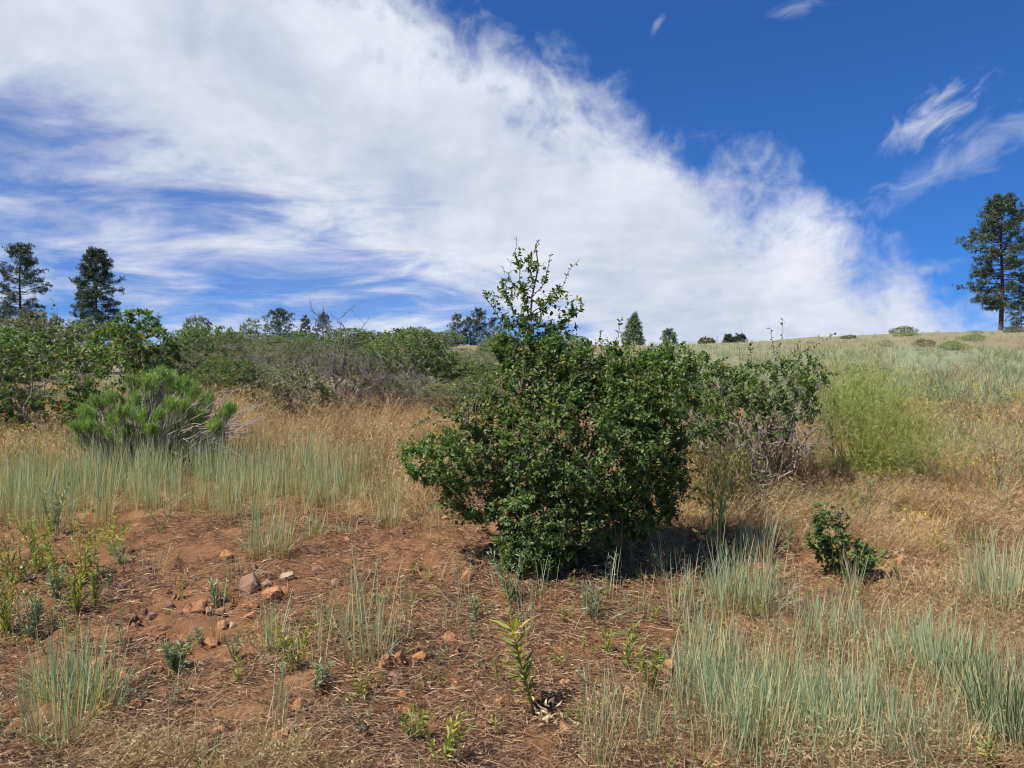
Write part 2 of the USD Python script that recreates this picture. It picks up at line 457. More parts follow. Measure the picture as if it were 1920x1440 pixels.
# where each kind of cover grows (feet of the plants, photograph pixels)
WHEAT = [(350, 930, 330, 55, 1.0), (100, 950, 200, 60, 0.75), (600, 935, 130, 45, 0.6), (700, 960, 80, 60, 0.3), (500, 905, 230, 40, 0.8),
         (1420, 1370, 200, 110, 0.85), (1620, 1420, 330, 110, 0.5), (1370, 1150, 120, 55, 0.8), (1560, 1210, 90, 40, 0.45), (1720, 1280, 100, 55, 0.9), (1870, 1130, 60, 45, 0.7),
         (1830, 1400, 160, 90, 0.6), (1330, 1250, 60, 130, 0.5), (1880, 1330, 80, 60, 0.5), (1180, 1390, 120, 60, 0.12), (130, 1330, 90, 60, 0.25)]
DRY = [(600, 850, 200, 75, 1.0), (440, 800, 150, 50, 1.0), (700, 800, 250, 50, 1.0), (250, 810, 200, 45, 0.8), (1330, 880, 130, 110, 1.0), (1250, 1020, 120, 60, 0.9), (1480, 870, 120, 70, 1.0), (1850, 860, 230, 70, 0.8), (850, 830, 170, 70, 0.9), (1080, 900, 260, 60, 0.8), (1300, 880, 140, 80, 0.9), (740, 900, 130, 90, 0.85), (60, 850, 130, 70, 0.9), (830, 960, 70, 70, 0.5), (1400, 900, 170, 110, 0.8), (1600, 960, 250, 80, 0.85),
       (1760, 1010, 300, 140, 0.8), (1820, 1180, 200, 120, 0.85), (1230, 1040, 70, 60, 0.8), (1350, 1010, 90, 50, 0.8), (1700, 1130, 160, 90, 0.6), (1900, 850, 200, 70, 0.6), (330, 1440, 420, 50, 0.35), (1600, 1330, 300, 160, 0.5),
       (1100, 1400, 260, 60, 0.22), (60, 1270, 120, 160, 0.2), (300, 860, 300, 60, 0.5)]
GREEN_FAR = [(1750, 700, 500, 75, 1.0), (1350, 680, 300, 60, 0.8), (1900, 780, 300, 70, 0.6), (700, 690, 1000, 50, 0.7)]


def build_ground():
    gx = np.concatenate([-np.geomspace(3.6, 5200, 70)[::-1], np.arange(-3.575, 3.58, 0.026), np.geomspace(3.6, 5200, 70)])
    gy = np.concatenate([-np.geomspace(1, 2500, 34)[::-1] + 2.0, np.arange(1.05, 7.0, 0.026), 7.0 + np.geomspace(0.03, 5200, 150)])
    X, Y = np.meshgrid(gx, gy)
    Z = ground_z(X, Y)
    P = np.stack([X, Y, 0 * X], -1)
    d = np.hypot(X, Y - 2)
    near = 1 - sstep(d, 5, 9)
    clod = meshkit.fbm(P * 9, 3, 31) - 0.5
    grit = np.maximum(meshkit.noise(P * 26, 41) - 0.55, 0) * 0.5 + np.maximum(meshkit.noise(P * 15, 43) - 0.68, 0) * 1.1
    crumb = np.maximum(meshkit.noise(P * 34 + 3.3, 47) - 0.5, 0) * np.maximum(meshkit.noise(P * 2.3, 48) - 0.25, 0)
    Z = Z + near * (0.085 * clod + 0.06 * grit + 0.07 * crumb)
    px, py = proj(np.stack([X, Y, Z], -1))
    front = Y > 1.0
    straw = np.where(front, blob(px, py, DRY) * 0.9 + 0.5 * blob(px, py, WHEAT), 0.35)
    green = np.where(front, blob(px, py, GREEN_FAR), 0) * sstep(Y, 8, 16)
    green = np.maximum(green, 0.75 * sstep(Y, 24, 60))
    mb = MB()
    r, c = len(gy), len(gx)
    i = np.arange(r * c).reshape(r, c)
    q = np.stack([i[:-1, :-1], i[:-1, 1:], i[1:, 1:], i[1:, :-1]], -1).reshape(-1, 4)
    mb.add(np.stack([X, Y, Z], -1).reshape(-1, 3), np.vstack([q[:, [0, 1, 2]], q[:, [0, 2, 3]]]), straw.ravel(), green.ravel())
    mb.build('ground', M['soil'], None, smooth=True, kind='structure')


build_ground()


# ------------------------------------------------------------------ growers
def bez(p0, p1, p2, K):
    s = np.linspace(0, 1, K)[None, :, None]
    return (1 - s) ** 2 * p0[:, None] + 2 * s * (1 - s) * p1[:, None] + s ** 2 * p2[:, None]


def in_env(env, n, rng, shell=0.0):
    env = np.asarray(env, float)
    vol = env[:, 3] * env[:, 4] * env[:, 5]
    k = rng.choice(len(env), n, p=vol ** 0.8 / (vol ** 0.8).sum())
    d = unit(rng.normal(size=(n, 3)))
    r = (shell ** 3 + (1 - shell ** 3) * rng.random((n, 1))) ** (1 / 3)
    return env[k, :3] + d * r * env[k, 3:]


def kink(pts, amount, rng):
    """Makes curves crooked between their ends."""
    N, K, _ = pts.shape
    L = np.linalg.norm(pts[:, -1] - pts[:, 0], axis=1)[:, None, None]
    j = rng.normal(size=(N, K, 3)) * amount * L
    j[:, 0] = 0
    return pts + j


def in_soft(env, n, rng, spread=0.55):
    env = np.asarray(env, float)
    vol = env[:, 3] * env[:, 4] * env[:, 5]
    k = rng.choice(len(env), n, p=vol / vol.sum())
    return env[k, :3] + rng.normal(0, spread, (n, 3)) * env[k, 3:]


class Shrub:
    def __init__(self, seed):
        self.rng = np.random.default_rng(seed)
        self.wood, self.twig, self.leaf = MB(), MB(), MB()
        self.nodes, self.dirs, self.rads = [], [], []

    def _remember(self, pts, rad, skip=1):
        t = unit(np.gradient(pts, axis=1))
        self.nodes.append(pts[:, skip:].reshape(-1, 3)); self.dirs.append(t[:, skip:].reshape(-1, 3)); self.rads.append(rad[:, skip:].ravel())

    def stems(self, bases, tips, r0, crook=0.02, K=10, lift=0.35, sides=6, r1=0.25):
        rng = self.rng
        bases, tips = np.asarray(bases, float), np.asarray(tips, float)
        mid = bases + (tips - bases) * [0.35, 0.35, 0.35 + lift] + rng.normal(0, 0.08, bases.shape) * np.linalg.norm(tips - bases, axis=1, keepdims=True)
        pts = kink(bez(bases, mid, tips, K), crook, rng)
        rad = np.broadcast_to(r0, (len(bases),))[:, None] * np.linspace(1, r1, K)[None]
        tubes(self.wood, pts, rad, sides, rng.random(len(bases)))
        self._remember(pts, rad, 2)
        return pts

    def _attach(self, targets, max_len, up=0.0):
        nodes, dirs, rads = np.vstack(self.nodes), np.vstack(self.dirs), np.concatenate(self.rads)
        _, k = cKDTree(nodes * [1, 1, 1]).query(targets + np.array([0, 0, -up]))
        p0 = nodes[k]
        d = targets - p0
        L = np.linalg.norm(d, axis=1, keepdims=True)
        return p0, p0 + d * np.minimum(1, max_len / np.maximum(L, 1e-6)), dirs[k], rads[k]

    def branches(self, targets, max_len, r, crook=0.03, K=7, sides=5, up=0.1):
        p0, p2, d, rr = self._attach(targets, max_len, up)
        L = np.linalg.norm(p2 - p0, axis=1, keepdims=True)
        p1 = p0 + d * L * 0.45 + self.rng.normal(0, 0.1, p0.shape) * L
        pts = kink(bez(p0, p1, p2, K), crook, self.rng)
        rad = np.minimum(rr * 0.75, r)[:, None] * np.linspace(1, 0.4, K)[None]
        tubes(self.wood, pts, rad, sides, self.rng.random(len(p0)))
        self._remember(pts, rad, 2)
        return pts

    def twigs(self, targets, max_len, r, n_leaf=0, leaf=(0.04, 0.026), crook=0.03, K=5, sides=3, up=0.04, fine=False, out=None, spread=0.8, start=0.2, remember=False, tone=None, droop=0.25, upness=0.75):
        rng = self.rng
        p0, p2, d, rr = self._attach(targets, max_len, up)
        L = np.linalg.norm(p2 - p0, axis=1, keepdims=True)
        p1 = p0 + d * L * 0.4 + rng.normal(0, 0.12, p0.shape) * L
        pts = kink(bez(p0, p1, p2, K), crook, rng)
        rad = np.minimum(rr * 0.8, r)[:, None] * np.linspace(1, 0.45, K)[None]
        tubes(self.twig, pts, rad, sides, rng.random(len(p0)))
        if remember:
            self._remember(pts, rad, 2)
        if n_leaf:
            self.leaves_on(pts, n_leaf, leaf, fine, out, spread, start, tone, droop, upness)
        return pts

    def leaves_on(self, pts, n_leaf, leaf, fine=False, out=None, spread=0.8, start=0.2, tone=None, droop=0.25, upness=0.75):
        rng = self.rng
        N, K, _ = pts.shape
        s = start + (1 - start) * (np.arange(n_leaf)[None] + rng.random((N, n_leaf))) / n_leaf
        x = np.clip(s, 0, 1) * (K - 1)
        i = np.minimum(x.astype(int), K - 2)
        w = (x - i)[..., None]
        rows = np.arange(N)[:, None]
        pos = pts[rows, i] * (1 - w) + pts[rows, i + 1] * w
        t = unit(pts[rows, i + 1] - pts[rows, i])
        a, b = frame_of(t)
        th = np.arange(n_leaf)[None] * 2.4 + rng.random((N, 1)) * 6.3 + rng.normal(0, 0.4, (N, n_leaf))
        rad = a * np.cos(th)[..., None] + b * np.sin(th)[..., None]
        ax = unit(t * (1 - spread * 0.5) + rad * spread + rng.normal(0, 0.25, rad.shape))
        nrm = unit(np.array([0, 0, upness]) + rng.normal(0, 0.55, rad.shape) + t * 0.3)
        if out is not None:
            nrm = unit(nrm + 0.35 * unit(pos - np.asarray(out)))
        size = rng.uniform(0.65, 1.15, (N, n_leaf))
        tw = rng.random((N, 1)) * 0.45 + rng.random((N, n_leaf)) * 0.58 + (rng.random((N, 1)) < 0.05) * 0.35 if tone is None else np.broadcast_to(tone, (N, 1)) + rng.normal(0, 0.12, (N, n_leaf))
        leaves(self.leaf, pos.reshape(-1, 3), ax.reshape(-1, 3), nrm.reshape(-1, 3), (leaf[0] * size).ravel(), (leaf[1] * size).ravel(), rng, np.clip(tw, 0, 1).ravel(), fine, droop)

    def shoot(self, pts, r, n_leaf, leaf, sides=4, fine=False, start=0.15, K=12, into=None):
        """A long leafy shoot through the given points."""
        p = np.asarray(pts, float)
        s = np.linspace(0, 1, len(p))
        u = np.linspace(0, 1, K)
        q = np.stack([np.interp(u, s, p[:, k]) for k in range(3)], 1)[None]
        q = kink(q, 0.012, self.rng)
        tubes(into or self.twig, q, np.linspace(r, r * 0.35, K)[None], sides, self.rng.random(1))
        self._remember(q, np.linspace(r, r * 0.35, K)[None])
        if n_leaf:
            self.leaves_on(q, n_leaf, leaf, fine, None, 0.8, start)

    def build(self, prim, leaf_mat, wood_mat, twig_mat=None):
        if self.wood.n:
            self.wood.build('branches', M[wood_mat], prim, smooth=True)
        if self.twig.n:
            self.twig.build('twigs', M[twig_mat or wood_mat], prim, kind='stuff')
        if self.leaf.n:
            self.leaf.build('foliage', M[leaf_mat], prim, kind='stuff')
        return prim


def w_at(px, py, y):
    return np.array([(px - 960) / F * y, y, EYE + (720 - py) / F * y])


def env_px(spots, y, base):
    """Ellipsoids given as (pixel x, pixel y, pixel rx, pixel ry, depth offset, depth radius) about depth y, relative to base."""
    return [[*(w_at(a, b, y + dy) - base), rx / F * (y + dy), ry_d, ry / F * (y + dy)] for a, b, rx, ry, dy, ry_d in spots]


def foot(px, y):
    x = (px - 960) / F * y
    return np.array([x, y, float(ground_z(x, y)) - 0.02])


# ------------------------------------------------------------------ the bush in the middle
def centre_bush():
    Y = 4.35
    base = foot(1035, Y)
    t = thing('cherry_bush', 'large dark green leafy bush in the middle with one tall leafy shoot against the sky', 'bush', base)
    s = Shrub(101)
    rng = s.rng
    env = env_px([(1095, 840, 180, 130, 0.0, 0.5), (1040, 960, 135, 95, -0.08, 0.36), (1000, 1035, 75, 50, -0.15, 0.25), (850, 862, 92, 55, 0.0, 0.33), (900, 930, 75, 50, -0.05, 0.25), (1190, 745, 120, 72, 0.15, 0.42),
                  (1000, 735, 75, 55, 0.1, 0.3), (1225, 880, 62, 90, 0.05, 0.3), (915, 785, 55, 42, 0.1, 0.25), (1100, 690, 120, 40, 0.2, 0.35), (1250, 695, 60, 38, 0.2, 0.3), (1190, 960, 75, 50, 0.0, 0.28), (985, 665, 62, 52, 0.2, 0.22), (1050, 675, 60, 40, 0.2, 0.25)], Y, base)

    def clumps(n, shell, cut=0.37):
        """Targets gathered into leafy masses with gaps between them."""
        p = in_env(env, int(n * 2.4), rng, shell)
        c = meshkit.fbm(p * 4.2 + 9.1, 2, 103)
        return p[c + rng.normal(0, 0.05, len(p)) > cut][:n] * rng.uniform(0.96, 1.08, (1, 1))
    ctr = w_at(1050, 900, Y + 0.1) - base
    n = 26
    ang = rng.random(n) * 6.3
    bases = np.stack([0.16 * np.cos(ang) * rng.random(n), 0.12 * np.sin(ang), np.zeros(n)], 1)
    s.stems(bases, in_env(env, n, rng, 0.5), rng.uniform(0.007, 0.014, n), 0.02)
    s.branches(in_env(env, 150, rng, 0.45), 0.5, 0.006, 0.03)
    s.branches(in_env(env, 520, rng, 0.55), 0.28, 0.0035, 0.035, K=6, sides=4)
    L = (0.0262, 0.0172)
    s.twigs(clumps(3900, 0.66), 0.14, 0.002, 9, L, fine=True, out=ctr)
    s.twigs(clumps(3800, 0.1, 0.30), 0.2, 0.0022, 8, L, fine=False, out=ctr)
    # bare grey twigs poking out of the leaves
    s.twigs(in_env(env[:2], 1300, rng, 0.1), 0.2, 0.0022, 8, L, out=ctr)
    s.branches(in_env(env, 170, rng, 0.92) * 1.04, 0.34, 0.0036, 0.05, K=8, sides=4)
    def P(px, py, dy=0.1):
        return w_at(px, py, Y + dy) - base
    # leafy tips that break the outline
    for a, b in (((850, 840), (752, 862)), ((830, 870), (775, 905)), ((840, 790), (775, 800)), ((1130, 690), (1165, 596)), ((1100, 690), (1130, 618)), ((1215, 700), (1290, 640)), ((1240, 770), (1310, 700)),
                 ((1060, 1030), (1090, 1085)), ((1000, 1030), (960, 1080)), ((900, 960), (830, 965)), ((1250, 840), (1300, 800)), ((1210, 900), (1285, 905)), ((1100, 1020), (1165, 1000)), ((920, 740), (860, 720))):
        m = ((a[0] + b[0]) / 2 + rng.normal(0, 8), (a[1] + b[1]) / 2 - 8)
        s.shoot([P(*a), P(*m), P(*b)], 0.003, 17, L, fine=True)
    for k in range(60):
        px = rng.uniform(860, 1300)
        py = np.interp(px, [860, 930, 1000, 1100, 1200, 1300], [780, 715, 690, 685, 695, 730])
        ln, dy = rng.uniform(25, 62), rng.uniform(-0.15, 0.45)
        dx = rng.normal(0, 22)
        s.shoot([P(px, py + 25, dy), P(px + dx * 0.4, py - ln * 0.4, dy), P(px + dx, py - ln, dy)], 0.0026, int(6 + ln / 6), L, fine=True, start=0.3)
    for k in range(40):
        th = rng.uniform(0.35, 2.8) * (1 if rng.random() < 0.5 else -1) + PI * 0.5 * 0
        a = (1055 + 225 * math.sin(th), 865 - 150 * math.cos(th))
        ln = rng.uniform(20, 60)
        b = (a[0] + ln * math.sin(th) + rng.normal(0, 15), a[1] - ln * math.cos(th) * 0.6 - rng.uniform(-5, 25))
        if b[1] < 1010:
            dy = rng.uniform(-0.2, 0.3)
            s.shoot([P(a[0], a[1], dy), P((a[0] + b[0]) / 2, (a[1] + b[1]) / 2 - 6, dy), P(b[0], b[1], dy)], 0.0024, int(6 + ln / 6), L, fine=True, start=0.2)
    # the tall shoot: a leader with its own crown
    trunk = MB()
    crown, s.leaf = s.leaf, MB()
    s.shoot([P(1000, 900, 0.2), P(992, 760, 0.2), P(988, 660, 0.2), P(993, 590, 0.2), P(1000, 520, 0.2), P(1000, 448, 0.2)], 0.011, 10, L, 6, True, 0.6, 16, into=trunk)
    s.nodes, s.dirs, s.rads = s.nodes[-1:], s.dirs[-1:], s.rads[-1:]
    for a, b in (((990, 640), (905, 543)), ((993, 600), (964, 442)), ((994, 590), (1080, 488)), ((992, 640), (1092, 578)), ((994, 560), (940, 500)), ((996, 560), (1032, 478)), ((990, 670), (1085, 612)), ((990, 680), (920, 610)), ((998, 520), (1010, 455)),
                 ((992, 610), (945, 545)), ((994, 600), (1050, 530)), ((990, 690), (1040, 640)), ((988, 700), (945, 650))):
        m = (a[0] * 0.45 + b[0] * 0.55 + rng.normal(0, 6), a[1] * 0.5 + b[1] * 0.5 + 8)
        dy = rng.uniform(0.05, 0.35)
        s.shoot([P(a[0], a[1], 0.2), P(m[0], m[1], (dy + 0.2) / 2), P(b[0], b[1], dy)], 0.0035, 16, L, fine=True, start=0.25)
    top = env_px([(1010, 580, 92, 52, 0.2, 0.25), (985, 515, 48, 50, 0.2, 0.15), (1000, 640, 72, 55, 0.2, 0.2), (1070, 595, 32, 28, 0.2, 0.12), (935, 550, 30, 16, 0.2, 0.1)], Y, base)
    s.twigs(in_env(top, 215, rng, 0.3), 0.16, 0.002, 7, (0.029, 0.019), fine=True)
    trunk.build('trunk', M['bush_wood'], t, smooth=True, label='tall upright stem of the bush')
    # the leaves that stand against the sky can be picked out one by one: each is a part; the rest join the foliage
    v, f, tn, al = s.leaf.arrays()
    n = len(v) // 8
    v, tn, al, f = v.reshape(n, 8, 3), tn.reshape(n, 8), al.reshape(n, 8), f[:8]
    order = np.argsort(-(v[:, :, 2].mean(1) + 0.25 * np.abs(v[:, :, 0].mean(1) + 0.15)))
    for k in order[:300]:
        MB().add(v[k], f, tn[k], al[k]).build('leaf', M['bush_leaf'], t)
    for k in order[300:]:
        crown.add(v[k], f, tn[k], al[k])
    s.leaf = crown
    s.build(t, 'bush_leaf', 'bush_wood')


centre_bush()


# ------------------------------------------------------------------ other shrubs
def leafy_shrub(name, label, px, y, spots, seed, leaf, dens, mat='hedge_leaf', wood='grey_wood', r0=(0.008, 0.016), bare=0.05, group=None, shoots=(), cat='shrub', tone=None):
    base = foot(px, y)
    t = thing(name, label, cat, base, group=group)
    s = Shrub(seed)
    rng = s.rng
    env = env_px(spots, y, base)
    n = 18
    ang = rng.random(n) * 6.3
    w = 0.25 * max(e[3] for e in env)
    s.stems(np.stack([w * np.cos(ang) * rng.random(n), w * np.sin(ang) * rng.random(n), np.zeros(n)], 1), in_env(env, n, rng, 0.45), rng.uniform(*r0, n), 0.025)
    size = np.mean([e[3] + e[5] for e in env]) * 0.5
    s.branches(in_env(env, int(110 * dens), rng, 0.4), size * 0.9, 0.007, 0.035)
    s.branches(in_env(env, int(300 * dens), rng, 0.55), size * 0.5, 0.004, 0.04, K=6, sides=3)
    s.twigs(in_env(env, int(900 * dens), rng, 0.68), size * 0.35, 0.003, 8, leaf, tone=tone)
    s.twigs(in_env(env, int(900 * bare), rng, 0.9) * 1.05, size * 0.6, 0.003, 0, crook=0.05, K=7)
    for pts, nl in shoots:
        s.shoot([w_at(a, b, y) - base for a, b in pts], 0.0035, nl, leaf)
    return s.build(t, mat, wood)


leafy_shrub('cherry_shrub', 'dark green leafy shrub at the far left edge behind the bright green rabbitbrush', 60, 8.6,
            [(70, 715, 125, 95, 0, 0.6), (40, 785, 110, 45, -0.1, 0.5), (170, 770, 50, 40, 0, 0.4), (-60, 700, 120, 100, 0.1, 0.6), (180, 700, 60, 70, 0.1, 0.4), (20, 660, 90, 50, 0.2, 0.4), (110, 640, 60, 32, 0.2, 0.3)], 201, (0.052, 0.032), 1.35, 'bush_leaf', shoots=(([(112, 640), (104, 600), (97, 560)], 14), ([(60, 650), (50, 615)], 10), ([(160, 650), (172, 612)], 10)))
leafy_shrub('cherry_shrub', 'leafy green shrub with open top standing behind and above the rabbitbrush', 275, 12.5,
            [(275, 655, 62, 50, 0, 0.6), (255, 605, 42, 30, 0.2, 0.4), (215, 650, 50, 45, 0.3, 0.4), (300, 720, 60, 40, -0.3, 0.4)], 202, (0.07, 0.045), 0.75, 'bush_leaf', shoots=(([(255, 620), (248, 595), (240, 578)], 10), ([(280, 620), (300, 588)], 10)))
leafy_shrub('cherry_shrub', 'leafy shrub right of the big middle bush with thin shoots rising above the field line', 1440, 6.2,
            [(1440, 720, 95, 52, 0, 0.45), (1350, 740, 75, 60, 0.1, 0.4), (1500, 700, 55, 40, 0.2, 0.35), (1400, 790, 95, 45, -0.1, 0.35), (1310, 715, 60, 55, 0.2, 0.3), (1320, 800, 50, 55, 0, 0.3), (1305, 770, 45, 70, -0.8, 0.35), (1480, 760, 60, 45, 0, 0.3)], 203, (0.034, 0.022), 1.5, 'bush_leaf', bare=0.2,
            shoots=(([(1450, 680), (1465, 640), (1468, 600)], 18), ([(1455, 680), (1444, 615)], 12), ([(1490, 680), (1530, 645), (1562, 627)], 20), ([(1405, 690), (1409, 640)], 16), ([(1480, 690), (1500, 640)], 14), ([(1340, 700), (1362, 668)], 10), ([(1300, 690), (1285, 650)], 10)))
leafy_shrub('olive_shrub', 'olive green shrub laced with black dead twigs above the golden grass', 555, 9.6,
            [(560, 735, 62, 50, 0, 0.4), (600, 760, 50, 35, 0.1, 0.3), (500, 740, 45, 35, 0.1, 0.3)], 204, (0.045, 0.026), 0.6, 'olive_leaf', bare=0.25)


def dead_shrub(name, label, px, y, spots, seed, dens, tall=(), cat='dead shrub', leaf=None, thick=1.0, wood='grey_wood'):
    base = foot(px, y)
    t = thing(name, label, cat, base)
    s = Shrub(seed)
    rng = s.rng
    env = env_px(spots, y, base)
    n = 16
    ang = rng.random(n) * 6.3
    w = 0.25 * max(e[3] for e in env)
    s.stems(np.stack([w * np.cos(ang) * rng.random(n), w * np.sin(ang) * rng.random(n), np.zeros(n)], 1), in_env(env, n, rng, 0.5), rng.uniform(0.014, 0.026, n) * thick, 0.05, K=12)
    size = np.mean([e[3] + e[5] for e in env]) * 0.5
    for pts in tall:
        s.shoot([w_at(a, b, y) - base for a, b in pts], 0.009, 0, (0.04, 0.03), K=10, into=s.wood)
        tip = [w_at(*pts[-1], y) - base]
        tg = np.repeat([w_at(a, b, y) - base for a, b in pts[1:]], 5, 0) + rng.normal(0, 0.16, (5 * (len(pts) - 1), 3)) + [0, 0, 0.05]
        s.branches(tg, 0.4, 0.006, 0.06, K=7, sides=4, up=0)
    s.branches(in_env(env, int(150 * dens), rng, 0.3), size, 0.011 * thick, 0.055, K=8)
    s.branches(in_env(env, int(420 * dens), rng, 0.4), size * 0.6, 0.0075 * thick, 0.06, K=7, sides=3)
    s.twigs(in_env(env, int(1500 * dens), rng, 0.55), size * 0.45, 0.0065 * thick, 0, crook=0.06, K=6)
    if leaf:
        s.twigs(in_env(env, int(250 * dens), rng, 0.6), size * 0.4, 0.003, 5, leaf)
    return s.build(t, 'olive_leaf', wood)


dead_shrub('dead_shrub', 'grey dead thorny shrub with bare branches reaching above the skyline', 650, 10.6,
           [(655, 705, 82, 60, 0, 0.6), (610, 675, 60, 35, 0.2, 0.4), (720, 735, 60, 45, 0, 0.4), (600, 755, 90, 28, -0.2, 0.3), (540, 770, 70, 22, -0.2, 0.3)], 211, 2.6,
           tall=([(625, 700), (612, 650), (600, 605), (586, 578)], [(625, 690), (630, 640), (612, 600), (606, 573)], [(640, 690), (650, 620), (634, 600), (662, 575)], [(640, 700), (655, 640), (690, 602)], [(622, 700), (640, 610), (622, 590)]), wood='dark_wood')
dead_shrub('dead_shrub', 'small grey leafless shrub in front of the distant cluster of pines', 845, 19.5, [(845, 675, 32, 28, 0, 0.4)], 212, 0.35)
dead_shrub('dead_shrub', 'tangle of grey bare twigs under the shrub right of the middle bush', 1430, 5.9, [(1430, 805, 85, 42, 0, 0.4), (1360, 830, 70, 40, -0.1, 0.3), (1500, 815, 60, 32, 0, 0.3)], 213, 0.4, leaf=(0.035, 0.022), thick=0.5)
dead_shrub('dead_shrub', 'low grey dead twigs lying at the right foot of the rabbitbrush', 405, 7.6, [(400, 770, 45, 38, 0, 0.3), (380, 800, 60, 30, -0.1, 0.3)], 214, 0.3, thick=0.6)


dead_shrub('dead_shrub', 'low grey bare shrub at the front of the thicket, left of the olive shrub', 470, 12.5, [(470, 700, 50, 38, 0, 0.5), (440, 720, 40, 25, 0, 0.4)], 215, 0.8, wood='dark_wood')
dead_shrub('dead_shrub', 'grey bare shrub at the front of the thicket nearest the middle bush', 770, 11.5, [(770, 725, 55, 36, 0, 0.5), (730, 750, 50, 25, 0, 0.4)], 216, 0.8, wood='dark_wood', thick=0.9)


# hedge of smaller shrubs: five that are built, the rest copies of them
def hedge_shrub(seed, mat, leaf, dens, bare, name='hedge_shrub'):
    s = Shrub(seed)
    rng = s.rng
    env = [[0, 0, 0.72, 0.75, 0.7, 0.45], [0.45, 0.1, 0.6, 0.55, 0.5, 0.42], [-0.5, 0.05, 0.55, 0.5, 0.5, 0.4], [0.05, -0.1, 1.0, 0.4, 0.4, 0.28]]
    env = [[a + rng.normal(0, 0.12), b, c + rng.normal(0, 0.06), d * rng.uniform(0.8, 1.15), e, f * rng.uniform(0.85, 1.2)] for a, b, c, d, e, f in env]
    n = 14
    ang = rng.random(n) * 6.3
    s.stems(np.stack([0.25 * np.cos(ang), 0.25 * np.sin(ang), np.zeros(n)], 1), in_env(env, n, rng, 0.5), rng.uniform(0.012, 0.022, n), 0.03)
    s.branches(in_env(env, 120, rng, 0.4), 0.8, 0.009, 0.04, K=6, sides=4)
    s.branches(in_env(env, 260, rng, 0.5), 0.5, 0.006, 0.04, K=5, sides=3)
    s.twigs(in_env(env, int(900 * dens), rng, 0.65), 0.28, 0.0045, 8, leaf, K=4)
    s.twigs(in_env(env, int(700 * bare), rng, 0.85) * 1.04, 0.45, 0.005, 0, crook=0.06, K=6)
    return s


HEDGE_KINDS = [('leafy_shrub', 221, 'hedge_leaf', (0.05, 0.03), 1.5, 0.25), ('leafy_shrub', 222, 'bush_leaf', (0.05, 0.03), 1.1, 0.5), ('olive_shrub', 223, 'olive_leaf', (0.048, 0.026), 1.2, 0.6), ('grey_shrub', 224, 'olive_leaf', (0.045, 0.026), 0.3, 1.6), ('yellowish_shrub', 225, 'rabbit_leaf', (0.05, 0.024), 0.9, 0.2)]
